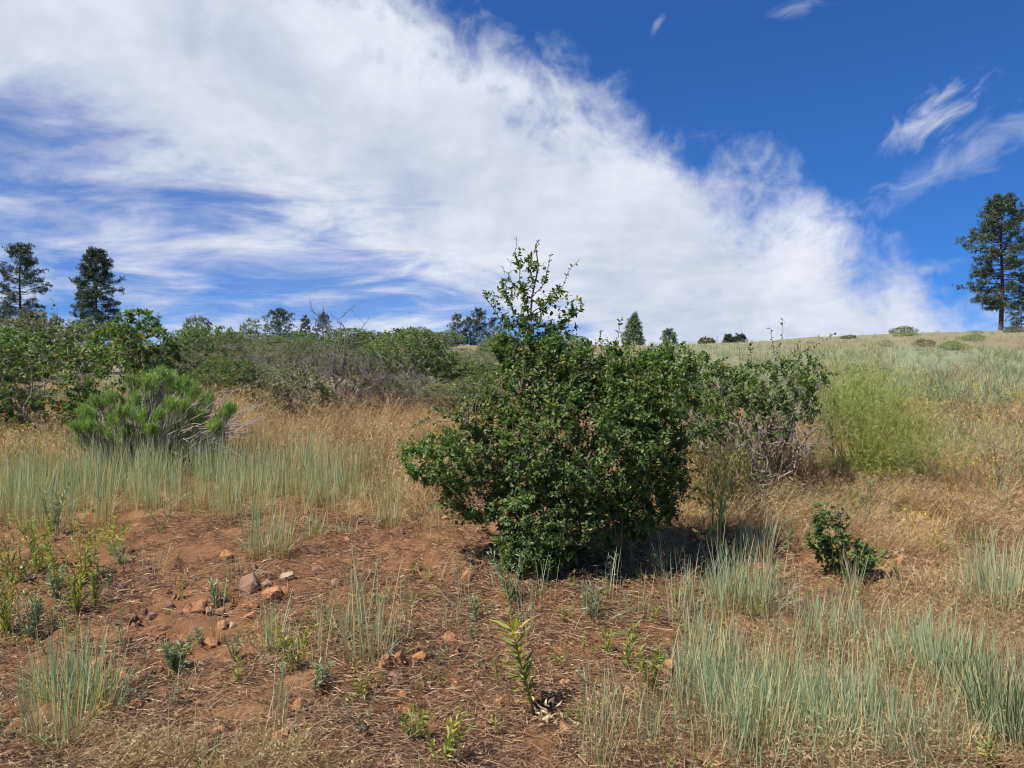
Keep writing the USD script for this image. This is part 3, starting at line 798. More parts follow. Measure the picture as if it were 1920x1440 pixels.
# (kind, pixel x, distance, width scale, height scale, label)
HEDGE = [
    (0, 330, 14.0, 0.9, 1.05, 'leafy shrub between the rabbitbrush top and the scrubby grey tree'),
    (1, 395, 15.5, 1.0, 1.0, 'green shrub with many bare twigs directly left of the olive shrub'),
    (2, 448, 18.0, 1.1, 0.9, 'olive shrub below the thin bare-branched tree on the skyline'),
    (0, 520, 20.0, 1.2, 0.95, 'leafy shrub below the round dark pine'),
    (3, 470, 15.0, 0.9, 0.8, 'greyish twiggy shrub left of the olive shrub with black twigs'),
    (1, 590, 19.0, 1.1, 0.9, 'green shrub behind the dead thorny shrub, under the pair of small pines'),
    (0, 700, 17.0, 1.0, 1.05, 'leafy shrub just right of the dead thorny shrub'),
    (1, 765, 15.5, 1.0, 1.1, 'broad green shrub in the row between the dead thorny shrub and the middle bush'),
    (0, 745, 22.0, 1.2, 1.0, 'leafy shrub at the back, below the dark rounded shrub tree'),
    (2, 815, 22.0, 0.9, 0.85, 'olive shrub left of the small leafless grey shrub'),
    (2, 885, 20.5, 0.9, 0.9, 'olive shrub between the small leafless shrub and the middle bush'),
    (1, 655, 26.0, 1.3, 0.9, 'far green shrub on the skyline right of the dead branch tips'),
    (0, 700, 30.0, 1.4, 1.0, 'far leafy shrub on the skyline left of the dark rounded shrub tree'),
    (2, 790, 30.0, 1.3, 0.95, 'far olive shrub on the skyline right of the dark rounded shrub tree'),
    (0, 835, 33.0, 1.2, 0.8, 'far leafy shrub at the feet of the cluster of pines'),
    (1, 560, 30.0, 1.3, 0.9, 'far green shrub on the skyline between the round pine and the small pointed pine'),
    (0, 490, 32.0, 1.4, 0.9, 'far leafy shrub at the foot of the round dark pine'),
    (2, 420, 28.0, 1.3, 0.9, 'far olive shrub on the skyline right of the scrubby grey tree'),
    (1, 350, 25.0, 1.2, 1.05, 'far green shrub at the foot of the scrubby grey tree'),
    (0, 170, 18.0, 1.3, 1.2, 'leafy shrub at the foot of the second tall pine from the left'),
    (2, 30, 16.0, 1.3, 1.2, 'olive shrub at the foot of the leftmost tall pine'),
    (4, 860, 16.0, 0.7, 0.55, 'low yellowish green shrub in the gap below the small leafless shrub'),
    (3, 925, 17.0, 0.9, 0.95, 'greyish twiggy shrub partly hidden by the left side of the tall leafy shoot'),
    (0, 940, 24.0, 1.1, 1.0, 'leafy shrub behind the lower stem of the tall leafy shoot'),
    (1, 1060, 21.0, 1.1, 0.9, 'green shrub behind the top right of the middle bush'),
    (1, 430, 12.0, 0.8, 0.75, 'green shrub with bare twigs right above the dead twigs of the rabbitbrush'),
    (3, 560, 14.0, 0.9, 0.8, 'greyish twiggy shrub left of the trunk of the dead thorny shrub'),
    (2, 700, 13.2, 0.8, 0.62, 'low olive shrub at the right foot of the dead thorny shrub'),
    (3, 775, 13.0, 0.9, 0.62, 'low greyish twiggy shrub above the golden grass, left of the middle bush'),
    (2, 850, 12.5, 0.7, 0.55, 'low olive shrub touching the upper left of the middle bush'),
    (1, 880, 15.5, 0.9, 0.7, 'green shrub just behind the upper left of the middle bush'),
    (0, 1010, 17.0, 1.1, 0.75, 'leafy shrub right behind the stem of the tall leafy shoot'),
    (2, 500, 12.2, 0.8, 0.6, 'low olive shrub between the rabbitbrush and the olive shrub with black twigs'),
    (0, -60, 13.0, 1.4, 1.3, 'leafy shrub cut by the left edge behind the dark green shrub'),
]
hedge_first = {}
for k, px, y, ws, hs, lab in HEDGE:
    name, seed, mat, leaf, dens, bare = HEDGE_KINDS[k]
    if 640 < px < 960 and y < 23:
        y, hs = y * 0.86, hs * 0.74
    elif 300 < px < 1100:
        hs *= 0.8 if y > 23 else 0.86
    hs *= 0.82 + 0.42 * ((px * 7 + k * 13) % 10) / 10
    b = foot(px, y)
    rot = (px * 37 + int(y * 91)) % 360
    if k not in hedge_first:
        t = thing(name, lab, 'shrub', b, rot, (ws, ws, hs), 'shrubs of the thicket')
        hedge_first[k] = hedge_shrub(seed, mat, leaf, dens, bare).build(t, mat, 'grey_wood')
    else:
        copy_of(hedge_first[k], name, lab, 'shrub', b, rot, (ws, ws, hs), 'shrubs of the thicket')


# ------------------------------------------------------------------ rabbitbrush and lime green wispy plant
def rabbitbrush():
    Y = 7.0
    base = foot(275, Y)
    t = thing('rabbitbrush', 'rounded rabbitbrush with bright yellow green feathery tips behind the blue green grass', 'bush', base)
    rng = np.random.default_rng(301)
    wood, green, grey = MB(), MB(), MB()
    heads = [(302, 688, 26), (280, 702, 20), (345, 708, 22), (388, 738, 22), (212, 735, 22), (158, 762, 20), (168, 790, 20), (140, 795, 16), (232, 762, 24), (214, 778, 20), (258, 738, 20), (290, 730, 26), (322, 748, 22), (240, 800, 18),
             (300, 768, 22), (344, 748, 22), (428, 758, 18), (192, 806, 18), (282, 796, 18), (366, 722, 18), (332, 786, 18), (404, 790, 16), (178, 742, 18), (322, 700, 20), (246, 708, 14), (150, 822, 16), (212, 826, 16), (372, 772, 18), (265, 770, 18)]
    n = 11 * len(heads)
    hx = np.repeat(np.array(heads, float) * [1, 1, 0.78], 11, 0)
    back = np.repeat(np.where(np.array([h[1] for h in heads]) < 745, rng.uniform(0.0, 0.45, len(heads)), rng.uniform(-0.45, 0.0, len(heads))), 11)
    a = rng.random(n) * 6.3
    rad = np.sqrt(rng.random(n))
    px, py = hx[:, 0] + hx[:, 2] * rad * np.cos(a), hx[:, 1] + hx[:, 2] * 0.5 * rad ** 2
    tip = np.stack([w_at(p_, q_, Y + d) - base for p_, q_, d in zip(px, py, back + hx[:, 2] / F * Y * rad * np.sin(a))])
    b0 = np.stack([tip[:, 0] * 0.45 + rng.normal(0, 0.06, n), tip[:, 1] * 0.5, np.zeros(n)], 1)
    pts = kink(bez(b0, b0 * 0.25 + tip * 0.75 * [1.0, 1.0, 0.75], tip, 8), 0.016, rng)
    tubes(wood, pts, np.linspace(0.008, 0.0025, 8)[None] * rng.uniform(0.7, 1.2, (n, 1)), 4, rng.random(n))
    live = rng.random(n) < 0.86
    tn = np.repeat(rng.uniform(0.35, 0.8, len(heads)), 11)
    for (mb, sel, width, cnt, low) in ((green, live, 0.0055, 75, 0.83), (grey, live, 0.0045, 22, 0.45), (grey, ~live, 0.004, 12, 0.5)):
        P = pts[sel]
        k = len(P)
        s = np.minimum(rng.uniform(low, 1.0, (k, cnt)), 0.999) * 7
        i = np.minimum(s.astype(int), 6)
        w = (s - i)[..., None]
        rows = np.arange(k)[:, None]
        pos = P[rows, i] * (1 - w) + P[rows, i + 1] * w + rng.normal(0, 0.012, (k, cnt, 3))
        d = unit(P[rows, i + 1] - P[rows, i]) * 0.8 + rng.normal(0, 0.5, (k, cnt, 3)) + [0, 0, 0.45]
        tone = np.clip((tn[sel][:, None] if mb is green else 0.2) + rng.normal(0, 0.08, (k, 1)) + rng.normal(0, 0.14, (k, cnt)), 0, 1)
        blades(mb, pos.reshape(-1, 3), d.reshape(-1, 3), rng.uniform(0.025, 0.05, k * cnt), width, 0.1, rng, 2, tone.ravel())
    # grey-green fine stems lower down
    m = 420
    q = rng.uniform(-1, 1, (m, 2))
    p0 = np.stack([q[:, 0] * 0.45, q[:, 1] * 0.3, rng.uniform(0, 0.15, m)], 1)
    blades(grey, p0, np.stack([q[:, 0] * 0.9, q[:, 1] * 0.6, np.ones(m)], 1) + rng.normal(0, 0.25, (m, 3)), rng.uniform(0.25, 0.6, m), 0.006, 0.1, rng, 3, rng.uniform(0, 0.5, m))
    # pale dead canes splayed to the right
    m = 70
    p0 = np.stack([rng.uniform(0.1, 0.5, m), rng.uniform(-0.3, 0.3, m), rng.uniform(0.0, 0.3, m)], 1)
    p2 = p0 + np.stack([rng.uniform(0.2, 0.7, m), rng.normal(0, 0.2, m), rng.uniform(-0.05, 0.5, m)], 1)
    tubes(wood, kink(bez(p0, (p0 + p2) / 2 + [0, 0, 0.08], p2, 6), 0.03, rng), np.linspace(0.005, 0.002, 6)[None] * np.ones((m, 1)), 4, 0.0)
    wood.build('branches', M['grey_wood'], t)
    green.build('foliage', M['rabbit_leaf'], t, kind='stuff')
    grey.build('grey_stems', M['blue_leaf'], t, kind='stuff')


rabbitbrush()


def lime_plant(name, label, px, y, spots, seed, n_twig, stems):
    base = foot(px, y)
    t = thing(name, label, 'plant', base)
    s = Shrub(seed)
    rng = s.rng
    env = env_px(spots, y, base)
    n = stems
    s.stems(np.stack([rng.normal(0, 0.1, n), rng.normal(0, 0.08, n), np.zeros(n)], 1), in_env(env, n, rng, 0.4), 0.0055, 0.015, lift=0.3)
    s.branches(in_env(env, 60 * stems // 6, rng, 0.2), 0.4, 0.0035, 0.02, K=6, sides=3)
    s.twigs(in_soft(env, n_twig // 4, rng), 0.25, 0.0022, 0, K=5, remember=True)
    pts = s.twigs(in_soft(env, n_twig, rng, 0.72), 0.14, 0.0015, 0, K=4)
    d = MB()
    k = len(pts)
    sel = rng.random(k) < 0.85
    blades(d, pts[sel, -1], unit(pts[sel, -1] - pts[sel, 0]) + rng.normal(0, 0.5, (sel.sum(), 3)), rng.uniform(0.02, 0.045, sel.sum()), 0.0035, 0.1, rng, 2)
    s.wood.build('stems', M['mustard'], t)
    s.twig.build('twigs', M['mustard'], t, kind='stuff')
    d.build('seed_pods', M['mustard'], t, kind='stuff')


lime_plant('wispy_plant', 'large airy lime green wispy plant leaning right beside the field', 1610, 6.4, [(1625, 785, 72, 85, 0, 0.35), (1690, 805, 62, 55, 0, 0.3), (1590, 740, 45, 50, 0, 0.25), (1650, 735, 50, 40, 0.1, 0.25), (1630, 850, 60, 45, -0.1, 0.25), (1715, 830, 50, 45, 0, 0.25), (1575, 780, 40, 50, 0, 0.2)], 311, 13500, 20)
lime_plant('wispy_plant', 'small yellow green wispy plant between the middle bush and the dead twig tangle', 1330, 4.9, [(1365, 870, 45, 40, 0, 0.15), (1330, 910, 35, 35, 0, 0.12)], 312, 900, 6)


# ------------------------------------------------------------------ trees
def tufts(mb, c, axis, n, length, width, rng, tone):
    N = len(c)
    d = unit(unit(axis)[:, None] * 0.55 + unit(rng.normal(size=(N, n, 3))))
    L = np.broadcast_to(length, (N,))[:, None, None] * rng.uniform(0.7, 1.15, (N, n, 1))
    side = unit(np.cross(d, rng.normal(size=(N, n, 3)))) * width * 0.5
    p = np.broadcast_to(c[:, None], d.shape)
    v = np.stack([p + d * L * 0.15 - side * 0.7, p + d * L * 0.15 + side * 0.7, p + d * L * 0.7 + side, p + d * L], 2).reshape(-1, 3)
    f = (np.array([[0, 1, 2], [0, 2, 3]])[None] + (np.arange(N * n) * 4)[:, None, None]).reshape(-1, 3)
    tn = np.clip(np.repeat(np.broadcast_to(tone, (N,)), n) + rng.normal(0, 0.1, N * n), 0, 1)
    mb.add(v, f, np.repeat(tn, 4), np.tile([0, 0, 0.7, 1], N * n))


def pine(name, label, px, y, top_row, profile, seed, n_branch, tuft_len=0.42, tuft_w=0.06, gaps=0.0, crown_from=None, blades_n=12, mat='needle', lean=0.0, cat='pine tree', per=6, droop=0.12, group=None):
    """profile: (photo row, crown radius in pixels) from top to lowest branches."""
    b = foot(px, y)
    H = EYE + (720 - top_row) / F * y - b[2]
    t = thing(name, label, cat, b, group=group)
    rng = np.random.default_rng(seed)
    wood, crown = MB(), MB()
    k = 14
    zz = np.linspace(0, H * 0.97, k)
    trunk = np.stack([lean * zz + 0.05 * np.sin(zz * 0.6 + seed), 0.05 * np.cos(zz * 0.5), zz], 1)
    r0 = H * 0.018
    tubes(wood, trunk[None], (r0 * (1 - 0.86 * zz / H))[None], 8, 0.4)
    rows = np.array([p[0] for p in profile], float)
    zs = EYE + (720 - rows) / F * y - b[2]
    rs = np.array([p[1] for p in profile], float) / F * y
    z = zs[-1] + (H * 0.985 - zs[-1]) * np.linspace(0, 1, n_branch) + rng.normal(0, 0.12, n_branch)
    R = np.interp(-z, -zs, rs)
    sector = 0.72 + 0.45 * meshkit.noise(np.stack([np.arange(n_branch) * 0.37, np.zeros(n_branch), np.full(n_branch, seed * 1.0)], -1), seed)
    ang = np.arange(n_branch) * 2.4 + rng.normal(0, 0.5, n_branch)
    Lb = R * sector * rng.uniform(0.75, 1.12, n_branch)
    keep = rng.random(n_branch) > gaps
    z, Lb, ang = z[keep], Lb[keep], ang[keep]
    n = len(z)
    q = (z - zs[-1]) / (H - zs[-1])
    rise = np.interp(q, [0, 0.5, 1], [-droop, 0.12, 0.75])
    hx = np.stack([np.cos(ang), np.sin(ang), np.zeros(n)], 1)
    p0 = np.stack([np.interp(z, zz, trunk[:, 0]), np.interp(z, zz, trunk[:, 1]), z], 1)
    p1 = p0 + hx * Lb[:, None] * 0.5 + np.array([0, 0, 1]) * (rise * Lb * 0.35)[:, None]
    p2 = p0 + hx * Lb[:, None] + np.array([0, 0, 1]) * (rise * Lb + 0.12 * Lb)[:, None]
    pts = kink(bez(p0, p1, p2, 7), 0.02, rng)
    tubes(wood, pts, (0.010 + 0.014 * Lb)[:, None] * np.linspace(1, 0.25, 7)[None], 4, 0.5)
    # side twigs along the outer branch, each ending in a few brushes of needles
    s = rng.uniform(0.3, 1.02, (n, per)) ** 0.7
    s[:, 0] = 1.0
    x = np.clip(s, 0, 1) * 6
    i = np.minimum(x.astype(int), 5)
    w = (x - i)[..., None]
    rr = np.arange(n)[:, None]
    pos = pts[rr, i] * (1 - w) + pts[rr, i + 1] * w
    dirs = unit(pts[rr, i + 1] - pts[rr, i])
    reach = rng.uniform(0.1, 0.62, (n, per, 1)) * np.minimum(1, Lb[:, None, None] * 0.8) * tuft_len / 0.36
    off = unit(rng.normal(size=(n, per, 3)) * [1, 1, 0.35] + dirs * 0.5 + [0, 0, 0.15]) * reach
    off[:, 0] = dirs[:, 0] * 0.1
    c = pos + off
    tubes(wood, np.stack([pos.reshape(-1, 3), c.reshape(-1, 3)], 1), np.array([[0.012, 0.006]]) * np.ones((n * per, 1)), 3, 0.5)
    c, ax = c.reshape(-1, 3), (off + dirs * 0.25 + [0, 0, 0.12]).reshape(-1, 3)
    for k in range(2):
        cc = c + (rng.normal(0, 0.16 * tuft_len / 0.36, c.shape) if k else 0)
        tufts(crown, cc, ax, blades_n, tuft_len * (0.85 if k else 1), tuft_w, rng, np.clip(rng.beta(1.6, 2.0, len(c)), 0, 1))
    wood.build('trunk', M['pine_bark'], t, smooth=True)
    crown.build('crown', M[mat], t, kind='stuff')
    return t


pine('pine_tree', 'tall pine with a bare lower trunk standing alone on the ridge at the right edge', 1878, 86, 375, [(375, 5), (386, 16), (400, 24), (425, 36), (440, 48), (468, 64), (490, 52), (520, 58), (545, 62), (562, 44), (578, 22)], 401, 150, 0.36, 0.055, per=15, gaps=0.18)
pine('pine_tree', 'tall open pine at the left edge with its trunk showing through the crown', 38, 88, 464, [(464, 4), (474, 16), (486, 28), (510, 34), (545, 46), (570, 40), (595, 46), (625, 48)], 402, 100, 0.34, 0.052, gaps=0.26, per=13)
pine('pine_tree', 'dense tall pine, second from the left edge, with a narrow crown', 181, 86, 473, [(473, 4), (486, 15), (503, 24), (520, 22), (545, 42), (565, 34), (590, 40), (630, 46)], 403, 130, 0.35, 0.054, per=14, gaps=0.14)
pine('pine_tree', 'rounded dense dark pine on the skyline left of centre', 525, 92, 585, [(585, 4), (592, 12), (603, 20), (618, 26), (640, 29), (652, 26)], 404, 90, 0.25, 0.05, blades_n=9, per=7, droop=0.05)
pine('pine_tree', 'small pointed pine on the skyline between the round pine and the dead branches', 573, 95, 599, [(599, 3), (615, 10), (635, 16), (650, 17)], 405, 54, 0.25, 0.05, blades_n=9, per=5)
pine('pine_tree', 'small pine seen through the bare branch tips of the dead shrub', 606, 95, 593, [(593, 4), (605, 13), (625, 19), (648, 20)], 406, 54, 0.25, 0.05, blades_n=9, per=5)
pine('pine_tree', 'very small pine just right of the bare branch tips', 636, 95, 622, [(622, 4), (632, 10), (648, 12)], 407, 24, 0.25, 0.05, blades_n=9, per=5)
pine('pine_tree', 'leftmost pine of the cluster left of the tall leafy shoot', 858, 90, 594, [(594, 4), (606, 12), (625, 17), (648, 20)], 408, 57, 0.25, 0.05, blades_n=9, per=5, gaps=0.1)
pine('pine_tree', 'middle and lowest pine of the cluster left of the tall leafy shoot', 881, 92, 599, [(599, 4), (612, 12), (648, 16)], 409, 48, 0.25, 0.05, blades_n=9, per=5)
pine('pine_tree', 'tallest pine of the cluster, touching the left of the tall leafy shoot', 899, 91, 585, [(585, 5), (600, 13), (620, 19), (648, 22)], 410, 60, 0.25, 0.05, blades_n=9, per=6)
pine('pine_tree', 'pine half hidden behind the left branches of the tall leafy shoot', 928, 93, 600, [(600, 4), (620, 18), (648, 22)], 411, 42, 0.25, 0.05, blades_n=9, per=5)
pine('pine_tree', 'small dark pine at the foot of the lone ridge pine, cut by the right edge', 1916, 84, 566, [(566, 5), (580, 14), (600, 22), (618, 24)], 412, 48, 0.25, 0.05, blades_n=9, per=6)
pine('juniper_tree', 'pale green pointed juniper above the right shoulder of the middle bush', 1189, 48, 600, [(600, 2), (612, 8), (632, 16), (650, 19)], 413, 90, 0.2, 0.035, mat='juniper', cat='juniper', per=5)
pine('juniper_tree', 'dark rounded juniper just right of the pale pointed juniper', 1255, 60, 622, [(622, 5), (632, 12), (652, 14)], 414, 44, 0.2, 0.04, mat='juniper', cat='juniper', per=4)
pine('juniper_tree', 'tiny dark pine on the field skyline, left one of two', 1366, 84, 634, [(634, 3), (642, 7), (652, 8)], 415, 40, 0.3, 0.07, cat='juniper', per=5)
pine('juniper_tree', 'tiny dark pine on the field skyline, right one of two', 1387, 84, 634, [(634, 4), (642, 8), (652, 8)], 416, 40, 0.3, 0.07, cat='juniper', per=5)


def round_tree(name, label, px, y, spots, seed, leaf, dens, mat, cat='tree', bare=0.1, r0=0.09):
    base = foot(px, y)
    t = thing(name, label, cat, base)
    s = Shrub(seed)
    rng = s.rng
    env = env_px(spots, y, base)
    n = 7
    s.stems(rng.normal(0, 0.12, (n, 3)) * [1, 1, 0], in_env(env, n, rng, 0.3), rng.uniform(0.5, 1.0, n) * r0, 0.03, lift=0.2)
    size = np.mean([e[3] + e[5] for e in env]) * 0.5
    s.branches(in_env(env, 60, rng, 0.4), size, 0.04, 0.05, sides=4)
    s.branches(in_env(env, 160, rng, 0.6), size * 0.6, 0.025, 0.05, K=5, sides=3)
    s.twigs(in_env(env, int(500 * dens), rng, 0.65), size * 0.4, 0.014, 7, leaf, K=4)
    s.twigs(in_env(env, int(400 * bare), rng, 0.95) * 1.04, size * 0.6, 0.016, 0, crook=0.06, K=6)
    s.wood.build('trunk', M['grey_wood'], t)
    s.twig.build('twigs', M['grey_wood'], t, kind='stuff')
    s.leaf.build('crown', M[mat], t, kind='stuff')


round_tree('scrub_tree', 'thin scrubby tree with see-through bare-branched crown left of the round pine', 470, 70, [(470, 612, 22, 17, 0, 1.0), (470, 632, 26, 14, 0, 1.0)], 421, (0.2, 0.12), 0.3, 'olive_leaf', bare=0.5)
round_tree('scrub_tree', 'greyish scrubby tree on the skyline right of the leafy shrub with open top', 371, 60, [(370, 612, 26, 20, 0, 1.0), (370, 636, 34, 18, 0, 1.0)], 422, (0.16, 0.1), 0.75, 'olive_leaf', bare=0.4)
round_tree('scrub_tree', 'low bushy tree on the skyline between the scrubby grey tree and the thin bare-branched tree', 430, 60, [(430, 634, 16, 12, 0, 0.8)], 423, (0.16, 0.1), 0.4, 'hedge_leaf')
round_tree('scrub_tree', 'dark rounded shrub tree on the skyline, halfway between the dead shrub and the pine cluster', 764, 60, [(765, 630, 26, 17, 0, 1.0), (800, 636, 18, 12, 0, 0.8), (743, 630, 8, 14, 0, 0.5)], 424, (0.16, 0.1), 0.7, 'hedge_leaf')
round_tree('scrub_tree', 'small round bush on the field skyline right of the two junipers', 1325, 80, [(1325, 642, 16, 10, 0, 0.8)], 425, (0.2, 0.12), 0.5, 'olive_leaf', 'bush', r0=0.05)

# low shrubs out on the sloping field
FIELD = [(2, 1690, 78, 1.5, 0.9, 'grey green brush mound on the field skyline left of the ridge pine'), (3, 1662, 36, 0.5, 0.42, 'small dark twiggy shrub in the middle of the field slope'), (4, 1790, 32, 0.55, 0.5, 'yellow green low bush in the middle of the field, right of the dark twiggy shrub'),
         (2, 1735, 36, 0.5, 0.45, 'small grey green bush between the dark twiggy shrub and the yellow green bush'), (4, 1820, 45, 0.7, 0.5, 'yellow green low bush higher up the field towards the ridge pine'),
         (2, 1590, 60, 0.8, 0.4, 'flat grey green brush near the field skyline, right of the shoots of the leafy shrub'), (3, 1830, 70, 0.7, 0.5, 'dark twiggy shrub near the ridge, left of the ridge pine'), (4, 1700, 60, 1.1, 0.45, 'wide yellow green brush below the field skyline'),
         (2, 1900, 76, 1.3, 0.8, 'grey green brush at the foot of the ridge pine')]
for k, px, y, ws, hs, lab in FIELD:
    copy_of(hedge_first[k], 'field_shrub', lab, 'shrub', foot(px, y) - [0, 0, 0.28 * hs], (px * 53) % 360, (ws * 1.15, ws * 1.15, hs), 'low shrubs on the field')


# ------------------------------------------------------------------ grasses, straw and stones that nobody could count
def instancer(name, label, cat, protos, P, rot, scale, rng, tilt=0.0, mats=None):
    pi = UsdGeom.PointInstancer.Define(stage, numbered('/World/' + name))
    tag(pi.GetPrim(), label, cat, None, 'stuff')
    paths = []
    for k, (mb, mat) in enumerate(protos):
        paths.append(mb.build('kind', M[mat], pi.GetPrim()).GetPath())
    pi.CreatePrototypesRel().SetTargets(paths)
    n = len(P)
    half = np.asarray(rot) * 0.5
    ax = rng.normal(0, tilt, (n, 2)) if tilt else np.zeros((n, 2))
    q = np.stack([np.cos(half), ax[:, 0], ax[:, 1], np.sin(half)], 1)
    q /= np.linalg.norm(q, axis=1, keepdims=True)
    pi.CreatePositionsAttr(Vt.Vec3fArray.FromNumpy(P.astype(np.float32)))
    pi.CreateOrientationsAttr(Vt.QuathArray([Gf.Quath(float(a), float(b), float(c), float(d)) for a, b, c, d in q]))
    s = np.asarray(scale, float)
    s = np.repeat(s[:, None], 3, 1) if s.ndim == 1 else s
    pi.CreateScalesAttr(Vt.Vec3fArray.FromNumpy(s.astype(np.float32)))
    pi.CreateProtoIndicesAttr(Vt.IntArray.FromNumpy(rng.integers(0, len(protos), n).astype(np.int32)))


def scatter(spots, cell, rng, rows=(640, 1540), cols=(-260, 2180), base=0.0, clump=0.0, clump_scale=1.4):
    """Feet of plants: as many per pixel as the soft spots say, broken into patches."""
    n = int((cols[1] - cols[0]) * (rows[1] - rows[0]) / cell)
    px, py = rng.uniform(*cols, n), rng.uniform(*rows, n)
    w = np.maximum(blob(px, py, spots), base)
    k = rng.random(n) < w
    P, ok = pix_at(px[k], py[k])
    P = P[ok & (P[:, 1] < 97)]
    if clump:
        c = meshkit.fbm(P * clump_scale + 3.7, 3, 77)
        P = P[rng.random(len(P)) < np.clip(1 + clump * (c - 0.52) * 6, 0.04, 1)]
    return P


def wheat_clump(seed, n, r, h, w=0.0042, lean=0.13, tone=(0.0, 0.75), heads=0.35):
    rng = np.random.default_rng(seed)
    mb = MB()
    a = rng.random(n) * 6.3
    rr = r * np.sqrt(rng.random(n))
    base = np.stack([rr * np.cos(a), rr * np.sin(a), np.zeros(n) - 0.01], 1)
    d = np.stack([np.cos(a) * lean * rr / r + rng.normal(0, lean * 0.6, n), np.sin(a) * lean * rr / r + rng.normal(0, lean * 0.6, n), np.ones(n)], 1)
    L = h * rng.uniform(0.45, 1.08, n)
    t = tone[0] + (tone[1] - tone[0]) * rng.random(n)
    t[rng.random(n) < 0.2] = 1.0
    blades(mb, base, d, L, w * rng.uniform(0.7, 1.3, n), rng.uniform(0.0, 0.10, n), rng, 4, t, ([0, 0.45, 0.72, 0.9, 1], [0.9, 0.8, 0.8, 1.15 if heads > 0.3 else 0.5, 0.15]))
    # low leaves
    m = n // 3
    a = rng.random(m) * 6.3
    blades(mb, np.stack([r * np.cos(a) * 0.7, r * np.sin(a) * 0.7, np.zeros(m)], 1), np.stack([np.cos(a) * 0.5, np.sin(a) * 0.5, np.ones(m)], 1), h * rng.uniform(0.3, 0.6, m), w, 0.35, rng, 3, rng.random(m))
    return mb


def dry_clump(seed, n, r, h, w=0.0032):
    """Cheatgrass: thin leaning straws with nodding heads."""
    rng = np.random.default_rng(seed)
    mb = MB()
    a = rng.random(n) * 6.3
    rr = r * np.sqrt(rng.random(n))
    base = np.stack([rr * np.cos(a), rr * np.sin(a), np.zeros(n) - 0.01], 1)
    d = np.stack([rng.normal(0.38, 0.32, n), rng.normal(0, 0.32, n), np.ones(n)], 1)
    L = h * rng.uniform(0.3, 1.15, n)
    tone = np.clip([0.15, 0.75, 0.4, 0.55, 0.25, 0.85, 0.5, 0.05][seed % 8] + rng.normal(0, 0.2, n), 0, 1)
    tip = blades(mb, base, d, L, w, rng.uniform(0.1, 0.6, n), rng, 3, tone)
    k = 3
    p = np.repeat(tip, k, 0) + rng.normal(0, 0.008, (n * k, 3))
    dd = np.repeat(d * [1, 1, 0.1], k, 0) + rng.normal(0, 0.5, (n * k, 3)) - [0, 0, 0.35]
    blades(mb, p, dd, rng.uniform(0.010, 0.022, n * k), w * 1.1, 0.3, rng, 2, np.repeat(np.clip(tone + 0.12, 0, 1), k), ([0, 0.5, 1], [0.4, 1, 0.2]))
    return mb


def litter_patch(seed, n, r, w=0.0026):
    rng = np.random.default_rng(seed)
    mb = MB()
    a = rng.random(n) * 6.3
    rr = r * np.sqrt(rng.random(n))
    base = np.stack([rr * np.cos(a), rr * np.sin(a), rng.uniform(0.0, 0.018, n)], 1)
    th = rng.random(n) * 6.3
    d = np.stack([np.cos(th), np.sin(th), rng.normal(0.06, 0.16, n)], 1)
    blades(mb, base, d, 0.015 + 0.10 * rng.random(n) ** 2.5, w * rng.uniform(0.5, 1.5, n), rng.uniform(0, 0.3, n), rng, 3, np.clip(rng.beta(0.9, 1.4, n), 0, 1))
    return mb


def pebble(seed, flat=0.7):
    rng = np.random.default_rng(seed)
    v = unit(rng.normal(size=(16, 3))) * rng.uniform(0.75, 1.0, (16, 1)) * [1, rng.uniform(0.7, 1), flat]
    m = trimesh.convex.convex_hull(v)
    return MB().add(m.vertices * 0.5, m.faces, rng.random())


rng = np.random.default_rng(900)
# straw lying on the soil
P = scatter([(600, 1150, 760, 330, 0.95), (1500, 1150, 700, 420, 1.0), (960, 1470, 1400, 160, 0.9)], 105, rng, rows=(860, 1540), base=0.6, clump=0.8, clump_scale=3.2)
instancer('straw_litter', 'short dry straw and stalks strewn over the brown soil', 'straw', [(litter_patch(500 + k, 46, 0.15), 'litter') for k in range(6)], P + [0, 0, 0.004], rng.random(len(P)) * 6.3, rng.uniform(0.6, 1.15, len(P)), rng, 0.06)
# blue green wheatgrass
P = scatter(WHEAT, 170, rng, rows=(860, 1540), clump=1.9, clump_scale=3.4)
P = np.vstack([P, scatter([(a, b, c * 0.8, d * 0.8, e) for a, b, c, d, e in WHEAT], 1300, rng, rows=(860, 1540)), scatter([], 5200, rng, rows=(980, 1540), base=0.3)])
P = np.vstack([P, scatter([(350, 925, 320, 52, 1.0), (90, 945, 170, 55, 0.8), (520, 915, 190, 45, 0.9)], 120, rng, rows=(860, 1040), clump=0.5, clump_scale=2.0)])
hs = np.interp(P[:, 1], [2.3, 3.2, 4.5, 5.4, 8], [0.52, 0.62, 0.78, 1.0, 1.0]) * rng.uniform(0.55, 1.15, len(P))
instancer('wheatgrass', 'stands of blue green wheatgrass with upright stems on both sides of the bare soil', 'grass', [(wheat_clump(520 + k, 10 + k % 4, 0.06, 0.46, 0.0031, 0.075, (0.0, 0.85)), 'wheat') for k in range(8)], P, rng.random(len(P)) * 6.3, np.stack([np.ones(len(P)), np.ones(len(P)), hs], 1), rng, 0.03)
